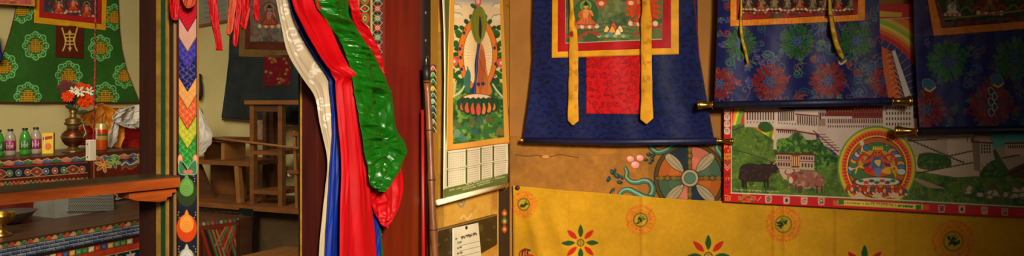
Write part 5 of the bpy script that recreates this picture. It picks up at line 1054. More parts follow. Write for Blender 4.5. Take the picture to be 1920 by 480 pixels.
# juice carton
p = onX(91, 288, XB + .02); a = .35; k = .00245
root = empty('juice_carton', (p[0], p[1], ZU), 'small yellow juice carton with orange picture and straw, beside the bottles', 'carton')
def rotbox(c, w_, d_, z0, z1, ang, mat, name, par, bevel=.001):
    bm = bmesh.new(); bx(bm, -w_ / 2, w_ / 2, -d_ / 2, d_ / 2, z0, z1); bmesh.ops.rotate(bm, verts=bm.verts, matrix=Matrix.Rotation(ang, 3, 'Z')); bmesh.ops.translate(bm, verts=bm.verts, vec=(c[0], c[1], 0)); return bm_obj(name, bm, mat, par, bevel=bevel)
ang = math.atan2(RT[1], RT[0]) + .35
rotbox(p, .046, .034, ZU, ZU + .096, ang, M('yellow_carton', (226, 190, 40), .45, var=.1), 'carton_body', root)
fv = Vector((math.sin(ang), -math.cos(ang), 0)); rv = Vector((math.cos(ang), math.sin(ang), 0)); fc = Vector((p[0], p[1], 0)) + fv * .0172
def patch(name, pts, mat, par, off=.0003):
    bm = bmesh.new(); f = [bm.verts.new(fc + rv * u + Vector((0, 0, ZU + v)) + fv * off) for u, v in pts]; fa = bm.faces.new(f); r = bmesh.ops.extrude_face_region(bm, geom=[fa]); bmesh.ops.translate(bm, verts=[v for v in r['geom'] if isinstance(v, bmesh.types.BMVert)], vec=fv * .0006); return bm_obj(name, bm, mat, par)
patch('orange_picture', [(.002 + .014 * math.cos(i * .5236), .034 + .016 * math.sin(i * .5236)) for i in range(12)], M('orange_print', (226, 110, 20), .45, var=.3, scale=70), root)
patch('lettering', [(-.019, .064), (.019, .07), (.019, .084), (-.019, .078)], M('red_print', (180, 30, 24), .45), root)
bm = bmesh.new(); q = Vector((p[0], p[1], ZU)) + rv * -.012 + fv * .0185; tube(bm, [q + Vector((0, 0, .03)), q + Vector((0, 0, .082))], .002, 8); bm_obj('straw', bm, MATS['white_ink'], root)
# slim can
p = onX(190.5, 282, -2.2); H = .134; R_ = .0268
root = empty('drink_can', (p[0], p[1], ZU), 'tall slim orange drink can with yellow top half, right of the vase', 'can')
bm = bmesh.new(); lathe(bm, (p[0], p[1], ZU), [(R_ * .8, 0), (R_, .006), (R_, H - .01), (R_ * .86, H - .002), (R_ * .88, H), (R_ * .8, H - .003)], 30)
A_ = bm_obj('can_body', bm, None, root, smooth=True)
m, nt, b = _new('can_print'); tc = nt.nodes.new('ShaderNodeTexCoord'); sp = nt.nodes.new('ShaderNodeSeparateXYZ'); nt.links.new(tc.outputs['Object'], sp.inputs[0]); mr = nt.nodes.new('ShaderNodeMapRange'); mr.inputs[2].default_value = H; nt.links.new(sp.outputs[2], mr.inputs[0]); ramp = nt.nodes.new('ShaderNodeValToRGB'); nt.links.new(mr.outputs[0], ramp.inputs[0]); cr_ = ramp.color_ramp; cr_.interpolation = 'CONSTANT'
cr_.elements[0].color = (*lin((214, 80, 24)), 1); cr_.elements[1].position = .4; cr_.elements[1].color = (*lin((190, 160, 70)), 1)
for po, c in ((.03, (214, 84, 24)), (.55, (60, 100, 50)), (.62, (200, 60, 24)), (.78, (196, 170, 90)), (.93, (190, 180, 150))): e = cr_.elements.new(po); e.color = (*lin(c), 1)
nt.links.new(ramp.outputs[0], b.inputs['Base Color']); b.inputs['Roughness'].default_value = .3; b.inputs['Metallic'].default_value = .3; A_.data.materials.clear(); A_.data.materials.append(m)
bm = bmesh.new(); dv = Vector((CAM[0] - p[0], CAM[1] - p[1], 0)).normalized(); a0 = math.atan2(dv.y, dv.x)
for j in range(7): a = a0 - .9; q = Vector((p[0] + (R_ + .0004) * math.cos(a), p[1] + (R_ + .0004) * math.sin(a), ZU + .06 + j * .008)); beam(bm, q, q + Vector((0, 0, .005)), .012, .001)
bm_obj('lettering', bm, MATS['white_ink'], root)

# vase with spout
p = onX(137, 286, -2.22); copper = M('copper', (120, 62, 40), .36, metal=.8, var=.3, scale=14); aged = M('aged_brass', (132, 104, 60), .42, metal=.8, var=.3, scale=20)
root = empty('ritual_vase', (p[0], p[1], ZU), 'brass and copper ritual vase with a spout, holding artificial flowers', 'vase')
c = (p[0], p[1], ZU + .001); S = .0026
bm = bmesh.new(); lathe(bm, c, [(17 * S, 0), (17 * S, .004), (13 * S, 4 * S), (8 * S, 9 * S), (7 * S, 11 * S)], 36, fl=lambda a, j: .06 * math.cos(a * 14) if j < 3 else 0); bm_obj('foot', bm, aged, root, smooth=True)
bm = bmesh.new(); lathe(bm, c, [(7 * S, 10 * S), (13 * S, 14 * S), (18 * S, 21 * S), (19.5 * S, 28 * S), (18 * S, 34 * S), (12 * S, 40 * S), (8 * S, 43 * S)], 36); bm_obj('belly', bm, copper, root, smooth=True)
bm = bmesh.new(); lathe(bm, c, [(19.4 * S, 25.5 * S), (20.2 * S, 26.5 * S), (20.2 * S, 29 * S), (19.4 * S, 30 * S)], 36); bm_obj('ring', bm, aged, root, smooth=True)
bm = bmesh.new(); lathe(bm, c, [(8 * S, 42 * S), (11 * S, 44 * S), (9 * S, 47 * S), (14 * S, 51 * S), (15 * S, 54 * S), (12 * S, 55 * S), (13 * S, 60 * S), (10 * S, 62 * S), (6 * S, 63 * S), (5 * S, 70 * S), (7 * S, 76 * S), (6 * S, 77 * S)], 32); bm_obj('neck', bm, aged, root, smooth=True)
rv = Vector((RT[0], RT[1], 0)); bm = bmesh.new(); cv = Vector(c)
tube(bm, [cv + rv * 14 * S + Vector((0, 0, 22 * S)), cv + rv * 23 * S + Vector((0, 0, 26 * S)), cv + rv * 24 * S + Vector((0, 0, 36 * S)), cv + rv * 20 * S + Vector((0, 0, 46 * S)), cv + rv * 19 * S + Vector((0, 0, 54 * S))], [5 * S, 4.4 * S, 3.2 * S, 2.3 * S, 2.8 * S], 14); bm_obj('spout', bm, aged, root, smooth=True)
# artificial flowers
vt = cv + Vector((0, 0, 72 * S)); stemm = M('stem_green', (40, 66, 30), .6); orange = M('orange_petal', (224, 66, 8), .6, var=.3, scale=40, spec=.1); whitep = M('white_petal', (216, 210, 180), .6); leafm = M('dark_leaf', (52, 66, 36), .6, var=.3)
def onF(px, py, d=0): return Vector(onX(px, py, -2.22 + d))
def petal(bm, c, dirv, n, ln, wd, cup):
    dirv = dirv.normalized(); s = dirv.cross(n).normalized(); pts = []
    for t, w_ in ((0, .25), (.35, .9), (.7, 1), (.92, .5), (1, .08)):
        q = c + dirv * ln * t + n * cup * t * t * ln; pts.append((bm.verts.new(q - s * wd * w_), bm.verts.new(q - n * .0015), bm.verts.new(q + s * wd * w_)))
    for a, b in zip(pts, pts[1:]): bm.faces.new([a[0], a[1], b[1], b[0]]); bm.faces.new([a[1], a[2], b[2], b[1]])
    return
def flower(px, py, r, kind, label, d=0):
    c = onF(px, py, d); n = (Vector(CAM) - c).normalized(); r0 = empty('artificial_flower', c, label, 'flower', 'flowers in the vase'); s = n.cross(Vector((0, 0, 1))).normalized(); u = s.cross(n)
    bm = bmesh.new(); R = random.Random(int(px))
    rings = {'dahlia': ((1, 18, .2, .15), (.75, 15, .35, .16), (.5, 11, .7, .16), (.28, 7, 1.4, .16)), 'rose': ((1, 8, .5, .4), (.8, 7, .9, .42), (.6, 5, 1.5, .42), (.4, 4, 2.2, .4)), 'lily': ((1, 6, .25, .16), (.95, 5, .35, .13))}[kind]
    for f, cnt, cup, wd in rings:
        for i in range(cnt):
            a = i * 2 * PI / cnt + f * 2 + R.uniform(-.1, .1); petal(bm, c - n * .004 * (1 - f) + n * .006 * (1 - f), s * math.cos(a) + u * math.sin(a), n, r * f, r * f * wd, cup * .35)
    o = bm_obj('petals', bm, whitep if kind == 'lily' else orange, r0, smooth=True); md = o.modifiers.new('t', 'SOLIDIFY'); md.thickness = .0008
    bm = bmesh.new(); tube(bm, [c - n * .01, c.lerp(vt, .5) - n * .015, vt - Vector((0, 0, .02))], .0016, 6); bm_obj('stem', bm, stemm, r0, smooth=True)
    bm = bmesh.new(); bmesh.ops.create_uvsphere(bm, u_segments=10, v_segments=8, radius=r * .14); bmesh.ops.translate(bm, verts=bm.verts, vec=c + n * r * (.1 if kind != 'lily' else .12)); bm_obj('flower_centre', bm, M('flower_centre', (200, 110, 20), .6), r0, smooth=True)
flower(127, 181, .029, 'dahlia', 'orange dahlia-like flower, lowest left bloom in the vase'); flower(149, 165, .030, 'dahlia', 'orange many-petalled flower at the top of the bouquet', -.02); flower(160, 189, .036, 'rose', 'large orange rose-like flower on the right of the bouquet', .01); flower(163, 167, .026, 'rose', 'small orange flower behind the large rose-like one', -.03)
flower(139, 170, .024, 'lily', 'white star-shaped flower at the left of the bouquet'); flower(150, 172, .028, 'lily', 'white star-shaped flower in the middle of the bouquet', .015); flower(168, 171, .024, 'lily', 'white star-shaped flower at the right by the hanging cord', .01)
def leaf(px, py, px2, py2, w_, name, mat, label, cat, d=0, feathers=False):
    a, b = onF(px, py, d), onF(px2, py2, d); n = (Vector(CAM) - a).normalized(); bm = bmesh.new(); petal(bm, a, b - a, n, (b - a).length, w_, .12)
    o = bm_obj(name, bm, mat, None, smooth=True); md = o.modifiers.new('t', 'SOLIDIFY'); md.thickness = .001; return tag(o, label, cat, 'leaves in the vase')
feather = M('brown_feather', (84, 52, 40), .8, var=.4, scale=60, stretch=(1, 1, .4))
root = empty('feather_fan', onF(134, 196, -.03), 'brown fan of broad feathers with red edges rising at the left of the bouquet', 'feathers')
for i, (x, y) in enumerate(((108, 158), (114, 152), (122, 149), (131, 151), (140, 155))):
    for w_, mt, dd in ((.017, M('red_feather_edge', (120, 34, 30), .8), -.034), (.013, feather, -.03)):
        a, b = onF(134, 200, dd), onF(x, y + (3 if dd > -.033 else 0), dd); bm = bmesh.new(); petal(bm, a, b - a, (Vector(CAM) - a).normalized(), (b - a).length, w_, .05); o = bm_obj('feather', bm, mt, root, smooth=True); md = o.modifiers.new('t', 'SOLIDIFY'); md.thickness = .0008
for i, (x, y) in enumerate(((100, 138), (106, 134), (112, 133), (118, 132), (125, 134), (103, 146))):
    bm = bmesh.new(); a, b = onF(130, 176, -.04), onF(x, y, -.04); tube(bm, [a, a.lerp(b, .5) + Vector((0, 0, .003)), b], [.0012, .001, .0004], 5); bm_obj('quill', bm, feather, root)
leaf(146, 208, 122, 198, .010, 'artificial_leaf', leafm, 'dark leaf drooping to the left below the lowest left bloom', 'leaf', .01); leaf(140, 208, 130, 196, .009, 'artificial_leaf', leafm, 'short dark leaf just above the vase neck', 'leaf', .012); leaf(138, 212, 165, 209, .011, 'artificial_leaf', leafm, 'dark leaf reaching right under the large orange bloom', 'leaf', .01)

# cloth heap : yellow, white, red cloths lying behind the can
yel = fabric('saffron_cloth', (226, 140, 24), .6); whc = fabric('white_satin', (206, 198, 186), .45); redc = fabric('scarlet_cloth', (190, 24, 14), .7)
drape('folded_cloth', [(150, 236), (150, 258), (148, 272)], [(290, 232), (292, 258), (292, 279)], -2.40, redc, [(2, .5)], .012, 1, 'red cloth forming the bottom of the cloth heap behind the drink can', None, nx=80, ny=40, cat='cloth', crumple=.006, thick=.01)
drape('folded_cloth', [(176, 205), (170, 215), (160, 226), (165, 236), (178, 248), (192, 262), (200, 275)], [(196, 196), (214, 206), (222, 218), (228, 230), (232, 244), (228, 262), (224, 277)], -2.34, yel, [(2.2, .7), (5, .3)], .016, 2, 'saffron yellow cloth draped in folds just behind the drink can', None, nx=80, ny=90, cat='cloth', crumple=.008, thick=.003)
drape('folded_cloth', [(178, 196), (182, 202), (150, 214), (152, 222), (160, 230)], [(192, 194), (206, 202), (250, 203), (262, 207), (240, 216)], -2.36, yel, [(3, .5)], .014, 4, 'saffron yellow cloth bunched on top of the cloth heap', None, nx=60, ny=50, cat='cloth', crumple=.008, thick=.003)
drape('white_satin_scarf', [(222, 205), (212, 214), (206, 224), (222, 236), (240, 240)], [(285, 190), (285, 205), (285, 220), (285, 232), (285, 241)], -2.30, whc, [(1.7, .6), (4.2, .4)], .022, 6, 'crumpled white satin scarf spilling over the right of the cloth heap', None, nx=80, ny=60, cat='scarf', crumple=.012, thick=.003)
drape('white_satin_scarf', [(216, 218), (208, 236), (200, 262), (200, 276)], [(224, 220), (222, 240), (218, 262), (208, 277)], -2.31, whc, [(1.2, .6)], .010, 2, 'thin white satin scarf end hanging beside the saffron cloth', None, nx=30, ny=50, cat='scarf', thick=.002)

# speaker, bowl, plate
p0, p1 = onX(110, 402, -1.84), onX(217, 399, -1.84)
root = empty('loudspeaker', ((p0[0], (p0[1] + p1[1]) / 2, ZL)), 'grey loudspeaker lying on its side with perforated metal grille on the lower altar', 'loudspeaker')
HS = .108; grey = M('grey_plastic', (122, 122, 112), .55, var=.2)
ya, yb = float(p0[1]), float(p1[1])
bm = bmesh.new(); hexa(bm, [(-2.02, ya + .01, ZL + .0005), (-1.86, ya, ZL + .0005), (-1.86, yb, ZL + .0005), (-2.02, yb - .01, ZL + .0005), (-2.02, ya + .02, ZL + HS), (-1.87, ya + .004, ZL + HS), (-1.87, yb - .002, ZL + HS), (-2.02, yb - .02, ZL + HS)]); cab = bm_obj('cabinet', bm, grey, root, bevel=.006)
A = Art(quad((128, 361), (213, 357), (214, 395), (127, 397), .5), (150, 150, 138))
for i in range(26):
    for j in range(15): x = 128 + i * 3.4 + (j % 2) * 1.7; y = 361 + j * 2.7; A.ell(x, y, 1.25, .95, (30, 32, 30)); A.line([(x + 1.7, y - 1), (x + 1.7, y + 1)], .8, (196, 196, 184))
A.line([(128, 362), (213, 358)], 2, (130, 130, 124)); A.line([(127, 399), (214, 397)], 2, (130, 130, 124)); A.line([(128, 362), (127, 399)], 2, (120, 120, 116)); A.line([(212.5, 358), (213, 397)], 2, (120, 120, 116))
A.mesh('grille', MX(-1.852), VC('painted_metal', .4, .5, 0, var=.03, metal=.3), cab, rim=(-.012, 0, 0))
p = onX(2, 424, -1.66)
root = empty('brass_bowl', (p[0], p[1], ZL), 'footed brass offering bowl at the lower left edge of the altar table', 'bowl')
bm = bmesh.new(); lathe(bm, (p[0], p[1], ZL + .0005), [(.034, 0), (.034, .006), (.02, .014), (.013, .026), (.02, .036), (.016, .042), (.034, .052), (.042, .064), (.046, .086), (.043, .086), (.038, .066), (.01, .056)], 32); bm_obj('bowl', bm, brass, root, smooth=True)
p = onX(22, 404, -1.9)
bm = bmesh.new(); lathe(bm, (p[0], p[1], ZL + .001), [(.03, 0), (.034, .004), (.05, .012), (.085, .045), (.09, .05), (.086, .05), (.05, .018), (.02, .008)], 40)
tag(bm_obj('metal_dish', bm, M('tin', (130, 126, 120), .3, metal=.8), smooth=True), 'shallow grey metal dish behind the brass bowl', 'dish')

# hanging cord with socket block
XC = -1.30
root = empty('socket_block', onX(171, 300, XC), 'white socket block hanging on a twisted red and black cord before the altar', 'socket')
pts = [onX(179.5 - .5 * k * .12 - max(0, (k - 16)) * .35, -110 + k * 15.5, XC) for k in range(25)]
m, nt, b = _new('twisted_cord'); wv = nt.nodes.new('ShaderNodeTexWave'); wv.wave_type = 'BANDS'; wv.bands_direction = 'DIAGONAL'; wv.inputs['Scale'].default_value = 22; tc = nt.nodes.new('ShaderNodeTexCoord'); nt.links.new(tc.outputs['Object'], wv.inputs[0]); rp = nt.nodes.new('ShaderNodeValToRGB'); rp.color_ramp.interpolation = 'CONSTANT'; rp.color_ramp.elements[0].color = (*lin((150, 20, 24)), 1); rp.color_ramp.elements[1].position = .5; rp.color_ramp.elements[1].color = (*lin((36, 20, 20)), 1); nt.links.new(wv.outputs[0], rp.inputs[0]); nt.links.new(rp.outputs[0], b.inputs['Base Color']); b.inputs['Roughness'].default_value = .7
for ph in (0, PI):
    bm = bmesh.new(); n = 260; P = [Vector(q) for q in pts]; Q = []
    for i in range(n):
        t = i / (n - 1) * (len(P) - 1); k = min(int(t), len(P) - 2); q = P[k].lerp(P[k + 1], t - k); a = i * .55 + ph; Q.append(q + Vector((math.cos(a), math.sin(a), 0)) * .0017)
    tube(bm, Q, .0019, 6); bm_obj('cord', bm, m if ph else M('red_cord', (150, 20, 24), .7), root, smooth=True)
p = onX(170.5, 280, XC); k = .00198; aa = math.atan2(RT[1], RT[0]) - .55
c0 = Vector(onX(170.5, 262, XC)); ztop, zbot = c0.z, float(onX(170.5, 301, XC)[2])
wm = M('old_white_plastic', (206, 192, 168), .45, var=.1)
def rb(w_, d_, z0, z1, mat, name, par, ox=0, oy=0, bevel=.002):
    bm = bmesh.new(); bx(bm, -w_ / 2 + ox, w_ / 2 + ox, -d_ / 2 + oy, d_ / 2 + oy, z0, z1); bmesh.ops.rotate(bm, verts=bm.verts, matrix=Matrix.Rotation(aa, 3, 'Z')); bmesh.ops.translate(bm, verts=bm.verts, vec=(c0.x, c0.y, 0)); return bm_obj(name, bm, mat, par, bevel=bevel)
rb(.026, .024, zbot, ztop, wm, 'housing', root); rb(.004, .0015, ztop - .018, ztop - .012, black, 'socket_hole', root, 0, -.0125, 0); rb(.004, .0015, zbot + .01, zbot + .016, black, 'socket_hole', root, 0, -.0125, 0)

# ---- orange shelf board in front of the pillar
a0, a1 = at(338, 322, 1.37), at(-330, 322, .968)
zt = hz(329.5, 1.37); dirb = Vector((a0.x - a1.x, a0.y - a1.y, 0)).normalized(); inn = Vector((-dirb.y, dirb.x, 0))
A0, A1 = Vector((a0.x, a0.y, 0)), Vector((a1.x, a1.y, 0))
orangew = M('orange_varnished_wood', (172, 78, 20), .4, var=.4, scale=6, stretch=(1.5, 1.5, 9), bump=.2, bdist=.001)
root = empty('shelf_board', (A0.x, A0.y, zt), 'long orange varnished shelf board with a dark top crossing in front of the altar', 'shelf')
TH = .0205
def slabp(z0, z1, d, name, mat, off=0):
    bm = bmesh.new(); p = [A1 + inn * off, A0 + inn * off, A0 + inn * d, A1 + inn * d]; hexa(bm, [(*q.xy, z0) for q in p] + [(*q.xy, z1) for q in p]); return bm_obj(name, bm, mat, root, bevel=.0015)
slabp(zt - TH, zt - .003, .085, 'board', orangew); slabp(zt - .0029, zt, .085, 'top_surface', M('dark_varnish', (74, 56, 36), .45, var=.3, scale=5), .0015)
bm = bmesh.new(); q = [(0, 0), (.088, 0), (.088, -.010), (.072, -.016), (.06, -.020), (.05, -.019), (.04, -.024), (.0, -.014)]
prof = [(0.002, -.002), (.000, -.010), (.008, -.011), (.010, -.017), (.018, -.018), (.020, -.024), (.032, -.025), (.075, -.018), (.088, -.013), (.088, -.002)]
f0 = [bm.verts.new((*(A0 - dirb * u + inn * .012).xy, zt - TH + v)) for u, v in prof]; f1 = [bm.verts.new((*(A0 - dirb * u + inn * .05).xy, zt - TH + v)) for u, v in prof]
bm.faces.new(f0); bm.faces.new(f1[::-1])
for i in range(len(prof)): j = (i + 1) % len(prof); bm.faces.new([f0[i], f0[j], f1[j], f1[i]])
bm_obj('carved_bracket', bm, orangew, root)

# ================================================================== BACK OF THE ALTAR ROOM (plane y = .9)
YB = .9; ZP = .79
wood = M('brown_wood', (130, 80, 38), .55, var=.35, scale=6, stretch=(1, 1, 5), bump=.2, bdist=.001); woodd = M('umber_wood', (88, 52, 28), .6, var=.35, scale=6, stretch=(1, 1, 5)); wooly = M('raw_pine', (156, 104, 50), .6, var=.25, scale=6, stretch=(5, 1, 1))
root = empty('thangka', onY(490, 222, YB - .02), 'dark blue-grey cloth thangka with a tan framed picture and a red flowered patch', 'thangka', 'hangings in the altar room')
def bfy(d):
    def f(x, y):
        P = onY(x, y, YB - .014 - d); P[..., 1] -= .012 * (.5 + .5 * np.sin(x / 17. + np.sin(y / 40.))) * np.clip(y / 200, 0, 1); return P
    return f
A = Art(rows([(438, -120), (433, 0), (430, 110), (415, 221)], [(640, -120), (644, 0), (646, 110), (660, 236)], 230, 360, False), (44, 52, 54)); A.noise(.2, 18, 3); A.line([(415, 221), (660, 236)], 2, (24, 26, 26))
for k in range(20): A.line([(420 + k * 12, 0), (414 + k * 12, 230)], .8, (30, 36, 38), .5)
A.mesh('backing_cloth', bfy(0), clothvc, root, rim=(0, .005, 0))
A = Art(quad((450, -100), (640, -100), (640, 112), (449, 106), 1), (122, 92, 50)); A.noise(.12, 14, 2); A.mesh('tan_border', bfy(.003), clothvc, root, rim=(0, .003, 0))
A = Art(quad((461, -90), (630, -90), (630, 96), (460, 92), 1), (92, 46, 28)); A.noise(.15, 12, 2); A.mesh('brown_border', bfy(.005), clothvc, root, rim=(0, .002, 0))
A = Art(quad((469, -80), (622, -80), (622, 80), (469, 78), .8), (120, 112, 100)); A.blot((140, 80, 70), 12, .5, .8, 3); A.blot((60, 70, 64), 9, .62, .7, 4); A.blot((170, 160, 150), 6, .66, .6, 5)
for k in range(8): A.curve([(470 + k * 14, 60 + (k % 3) * 5), (480 + k * 14, 50), (492 + k * 14, 66)], 3, (90, 100, 90), .7)
deity(A, 505, 30, 20, (150, 60, 50), (170, 120, 100), (120, 100, 90), (110, 90, 80), 3)
A.mesh('picture', bfy(.0065), canvasvc, root, rim=(0, .002, 0))
A = Art(quad((495, 104), (547, 103), (545, 161), (495, 162), .8), (110, 18, 30)); A.blot((60, 80, 30), 7, .62, .9, 3)
for i in range(16): x, y = rng.uniform(498, 542), rng.uniform(108, 158); A.ell(x, y, 3, 2.4, (150, 120, 50), rng.uniform(0, 3)); A.ell(x + 2, y + 1, 1.8, 1.5, (170, 60, 50))
A.mesh('flowered_patch', bfy(.003), clothvc, root, rim=(0, .002, 0))
bm = bmesh.new(); tube(bm, [onY(417, 224, YB - .03), onY(655, 238, YB - .03)], .006, 10); bm_obj('roller', bm, woodd, root, smooth=True)
# grey picture sheet top
root = empty('framed_print', onY(400, 45, YB - .02), 'pale grey print with a wooden lower edge at the top of the doorway', 'picture')
A = Art(quad((340, -60), (429, -70), (427, 39), (372, 48), 1), (140, 138, 124)); A.noise(.1, 12, 3)
for k in range(7): squig(A, 384, 34 - k * 9, 424, 28 - k * 9, 4, (110, 108, 98), k, .8)
A.mesh('print', lambda x, y: onY(x, y, YB - .012), papervc, root, rim=(0, .004, 0))
bm = bmesh.new(); beam(bm, onY(372, 49, YB - .016), onY(428, 39, YB - .016), .010, .014); bm_obj('lower_rail', bm, wood, root)

# platform (long board) with painted cabinet front below
yf = .47
xl, xr = -2.46, float(onY(640, 0, yf)[0])
root = empty('platform_shelf', ((xl + xr) / 2, .6, ZP - .03), 'long low wooden plank shelf along the back of the altar room carrying the stands', 'shelf')
box('plank', (xl, xr, yf, YB - .012, ZP - .026, ZP), wood, root, .003)
A = Art(quad((340, 386), (476, 388), (476, 418), (340, 412), .9), (40, 30, 22))
for r in range(4):
    for i in range(12): A.rect(342 + i * 13 + (r % 2) * 6, 389 + r * 6 + i * .3, 352 + i * 13 + (r % 2) * 6, 392 + r * 6 + i * .3, (70, 54, 38))
A.mesh('brick_patterned_rail', lambda x, y: onY(x, y, yf + .02), laquervc, root, rim=(0, .02, 0))
root = empty('painted_cabinet', onY(410, 480, .36), 'low painted cabinet with slanting multicoloured stripes under the plank shelf', 'cabinet')
p0, p1 = onY(352, 414, .36), onY(447, 410, .36)
box('body', (float(p0[0]), float(p1[0]) - .004, .364, .46, .02, float(p1[2]) - .002), woodd, root, 0)
A = Art(quad((352, 420), (447, 410), (447, 560), (352, 560), .8), (92, 38, 22))
for i in range(14): 
    x = 354 + i * 8.2; A.poly([(x, 420 - i * .9), (x + 6, 419 - i * .9), (x + 7, 425 - i * .9), (x + 1, 426 - i * .9)], ((70, 110, 70), (170, 80, 40), (60, 90, 100), (150, 140, 110))[i % 4])
A.rect(376, 430, 380, 560, (60, 30, 20))
for k in range(9):
    c = ((150, 40, 26), (26, 30, 30), (60, 110, 60), (150, 90, 50), (120, 110, 90))[k % 5]
    A.line([(378 + k * 7, 432), (400 + k * 7, 500)], 4, c); 
for k in range(6): c = ((170, 90, 50), (60, 110, 60), (150, 40, 26))[k % 3]; A.line([(404 + k * 5, 460 + k * 3), (424 + k * 4, 424)], 3.4, c)
A.rect(443, 412, 448, 560, (60, 30, 20)); A.poly([(352, 428), (447, 417), (447, 422), (352, 433)], (110, 40, 24))
A.mesh('painted_front', lambda x, y: onY(x, y, .36), laquervc, root, rim=(0, .003, 0))
root = empty('painted_screen', onY(462, 470, .44), 'dark green painted panel between the striped cabinet and the brown back board', 'panel')
A = Art(quad((448, 390), (474, 392), (470, 560), (448, 560), .8), (20, 30, 20)); 
for i in range(14): spiral(A, 460 + rng.uniform(-8, 8), 405 + i * 7, 6, rng.uniform(0, 6), 1, (50, 90, 40), 1.4)
A.mesh('painted_face', lambda x, y: onY(x, y, .465), laquervc, root, rim=(0, .01, 0))
p0, p1 = onY(474, 392, .56), onY(600, 480, .56)
tag(box('back_board', (float(p0[0]), float(p1[0]), .56, .585, .4, ZP - .027), M('olive_board', (96, 74, 42), .8, var=.2), None, .001), 'plain brown board closing the space under the plank shelf', 'board')
root = empty('wooden_box', onY(510, 480, .3), 'pale raw pine box lid lying low at the bottom of the doorway', 'box')
bm = bmesh.new(); a, b, c, d = onY(452, 478, .22), onY(600, 492, .22), onY(600, 474, .50), onY(474, 455, .50); zt2 = float(d[2])
lid = [(float(a[0]), .22), (float(b[0]), .22), (float(b[0]), .50), (float(a[0]) + .03, .50)]
hexa(bm, [(x, y, zt2 - .09 - (.02)) for x, y in lid] + [(x, y, zt2) for x, y in lid]); bm_obj('lid', bm, wooly, root, bevel=.002)

# tall stand
def leg(bm, px, y0, y1, Y, w_=.026, dx=0):
    a, b = onY(px, y0, Y), onY(px + dx, y1, Y); beam(bm, (a[0], Y, a[2]), (b[0], Y, max(b[2], ZP + .0005)), w_, w_)
root = empty('wooden_stand', onY(510, 380, .55), 'tall brown wooden stand with two lower shelves under the dark thangka', 'stand')
zt3 = float(onY(500, 188, .52)[2]); x0, x1 = float(onY(458, 190, .50)[0]), float(onY(580, 190, .50)[0])
box('top', (x0, x1, .50, .80, zt3 - .022, zt3), wood, root, .002)
for px, Y in ((475.5, .53), (528.5, .53), (499, .77), (512, .765), (572, .53)):
    bm = bmesh.new(); q = onY(px, 0, Y); beam(bm, (q[0], Y, ZP + .0005), (q[0], Y, zt3 - .0225), .028, .028); bm_obj('leg', bm, wood if Y < .6 else woodd, root, bevel=.001)
xa_, xb_ = float(onY(475, 0, .53)[0]), float(onY(529, 0, .53)[0])
for yy, nm in ((283, 'shelf'), (357, 'shelf')):
    z = float(onY(500, yy, .53)[2]); box(nm, (xa_ + .0145, xb_ - .0145, .515, .745, z - .02, z), wood, root, .001)
box('skirt', (xa_ + .0145, xb_ - .0145, .52, .535, zt3 - .06, zt3 - .0225), woodd, root, .001)
# low bench with a small stool standing on it
root = empty('low_bench', onY(410, 374, .55), 'low wooden bench with slanting end board standing on the plank shelf behind the pillar', 'bench')
zb = float(onY(410, 300, .55)[2]); x0, x1 = float(onY(330, 300, .52)[0]), float(onY(467, 300, .52)[0])
x0 = max(x0, -2.46)
box('seat', (x0, x1, .52, .80, zb - .024, zb), wood, root, .002)
bm = bmesh.new(); q, q2 = onY(446, 309, .535), onY(451, 374, .535); beam(bm, (q[0], .535, zb - .0245), (q2[0], .535, ZP + .0005), .028, .028); bm_obj('leg', bm, wooly, root, bevel=.001)
bm = bmesh.new(); q, q2 = onY(372, 309, .60), onY(400, 372, .60); hexa(bm, [(x0, .60, ZP + .0005), (q2[0], .60, ZP + .0005), (q2[0], .62, ZP + .0005), (x0, .62, ZP + .0005), (x0, .60, zb - .0245), (q[0], .60, zb - .0245), (q[0], .62, zb - .0245), (x0, .62, zb - .0245)]); bm_obj('end_board', bm, woodd, root)
bm = bmesh.new(); q, q2 = onY(392, 309, .78), onY(460, 372, .78); hexa(bm, [(x0, .77, ZP + .0005), (q2[0], .77, ZP + .0005), (q2[0], .79, ZP + .0005), (x0, .79, ZP + .0005), (x0, .77, zb - .0245), (q2[0], .77, zb - .0245), (q2[0], .79, zb - .0245), (x0, .79, zb - .0245)]); bm_obj('back_panel', bm, wood, root)
root = empty('small_stool', onY(405, 297, .58), 'tiny two-legged wooden stool standing on the low bench', 'stool')
zs = float(onY(400, 259, .56)[2]); x0s, x1s = float(onY(378, 0, .56)[0]), float(onY(428, 0, .56)[0])
box('top', (x0s, x1s, .56, .74, zs - .022, zs), wood, root, .002)
for px in (387, 419): q = float(onY(px, 0, .575)[0]); box('leg', (q - .012, q + .012, .57, .73, zb + .0005, zs - .0225), wooly if px > 400 else wood, root, .001)
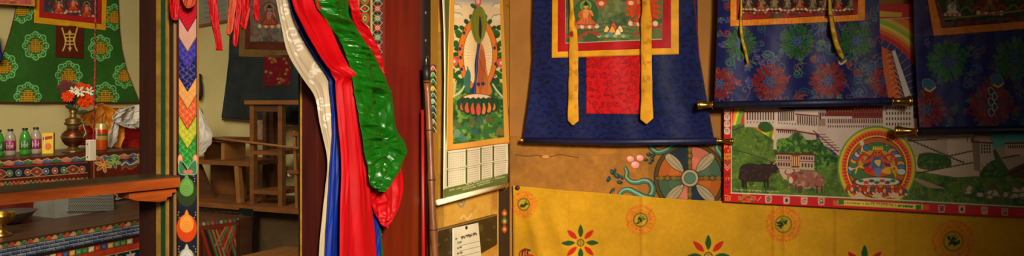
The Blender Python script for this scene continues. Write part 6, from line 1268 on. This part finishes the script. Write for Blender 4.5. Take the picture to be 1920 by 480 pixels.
# thin stick lying over, floral cushion, ladder rack, ball, white cloth
bm = bmesh.new(); a = Vector(onY(366, 252, .575)); b = Vector(onY(560, 278, .45)); a.z = zs + .008; tube(bm, [a, a.lerp(b, .5), b], [.006, .007, .006], 8)
tag(bm_obj('wooden_stick', bm, wooly, smooth=True), 'thin pale wooden stick lying from the tiny stool across the tall stand', 'stick')
drape('flowered_cushion', [(478, 226), (472, 238), (470, 252), (474, 262)], [(502, 228), (506, 238), (506, 252), (504, 262)], .83, M('floral_cotton', (150, 120, 90), .8, var=.5, scale=30), [(1, .2)], .005, 3, 'small flowered cushion seen behind the tall stand', None, nx=30, ny=30, cat='cushion', plane='Y', thick=.03)
root = empty('ladder_rack', onY(556, 390, .48), 'pale pine rack upright with two short rungs beside the tall stand', 'rack')
q = float(onY(556, 0, .50)[0]); bm = bmesh.new(); a, b = onY(553, 245, .50), onY(558, 392, .50); beam(bm, (a[0], .5, a[2]), (b[0], .5, ZP + .0005), .016, .016); bm_obj('upright', bm, wooly, root, bevel=.001)
for yy in (251, 322):
    z = float(onY(550, yy, .50)[2]); box('rung', (q - .045, q + .07, .482, .492, z - .009, z + .009), wood, root, .001)
bm = bmesh.new(); bmesh.ops.create_uvsphere(bm, u_segments=16, v_segments=12, radius=.011); bmesh.ops.translate(bm, verts=bm.verts, vec=onY(543, 328, .505)); bm_obj('knob', bm, MATS['white_ink'], root, smooth=True)
drape('white_cloth', [(350, 196), (352, 215), (352, 240), (352, 270), (352, 292)], [(374, 196), (384, 214), (392, 240), (398, 262), (380, 292)], .50, whc, [(1.8, .6), (4, .3)], .018, 3, 'crumpled greyish white cloth bundle half hidden behind the painted pillar', None, nx=40, ny=60, cat='cloth', plane='Y', crumple=.01, thick=.003)
bm = bmesh.new(); p = Vector(onY(374, 160, .86)); lathe(bm, (p.x, p.y, p.z), [(.012, -.09), (.022, -.06), (.02, 0), (.012, .04), (.016, .06), (.008, .07)], 16)
tag(bm_obj('dark_ornament', bm, black, smooth=True), 'dark hanging ornament against the pale wall just right of the pillar', 'ornament')
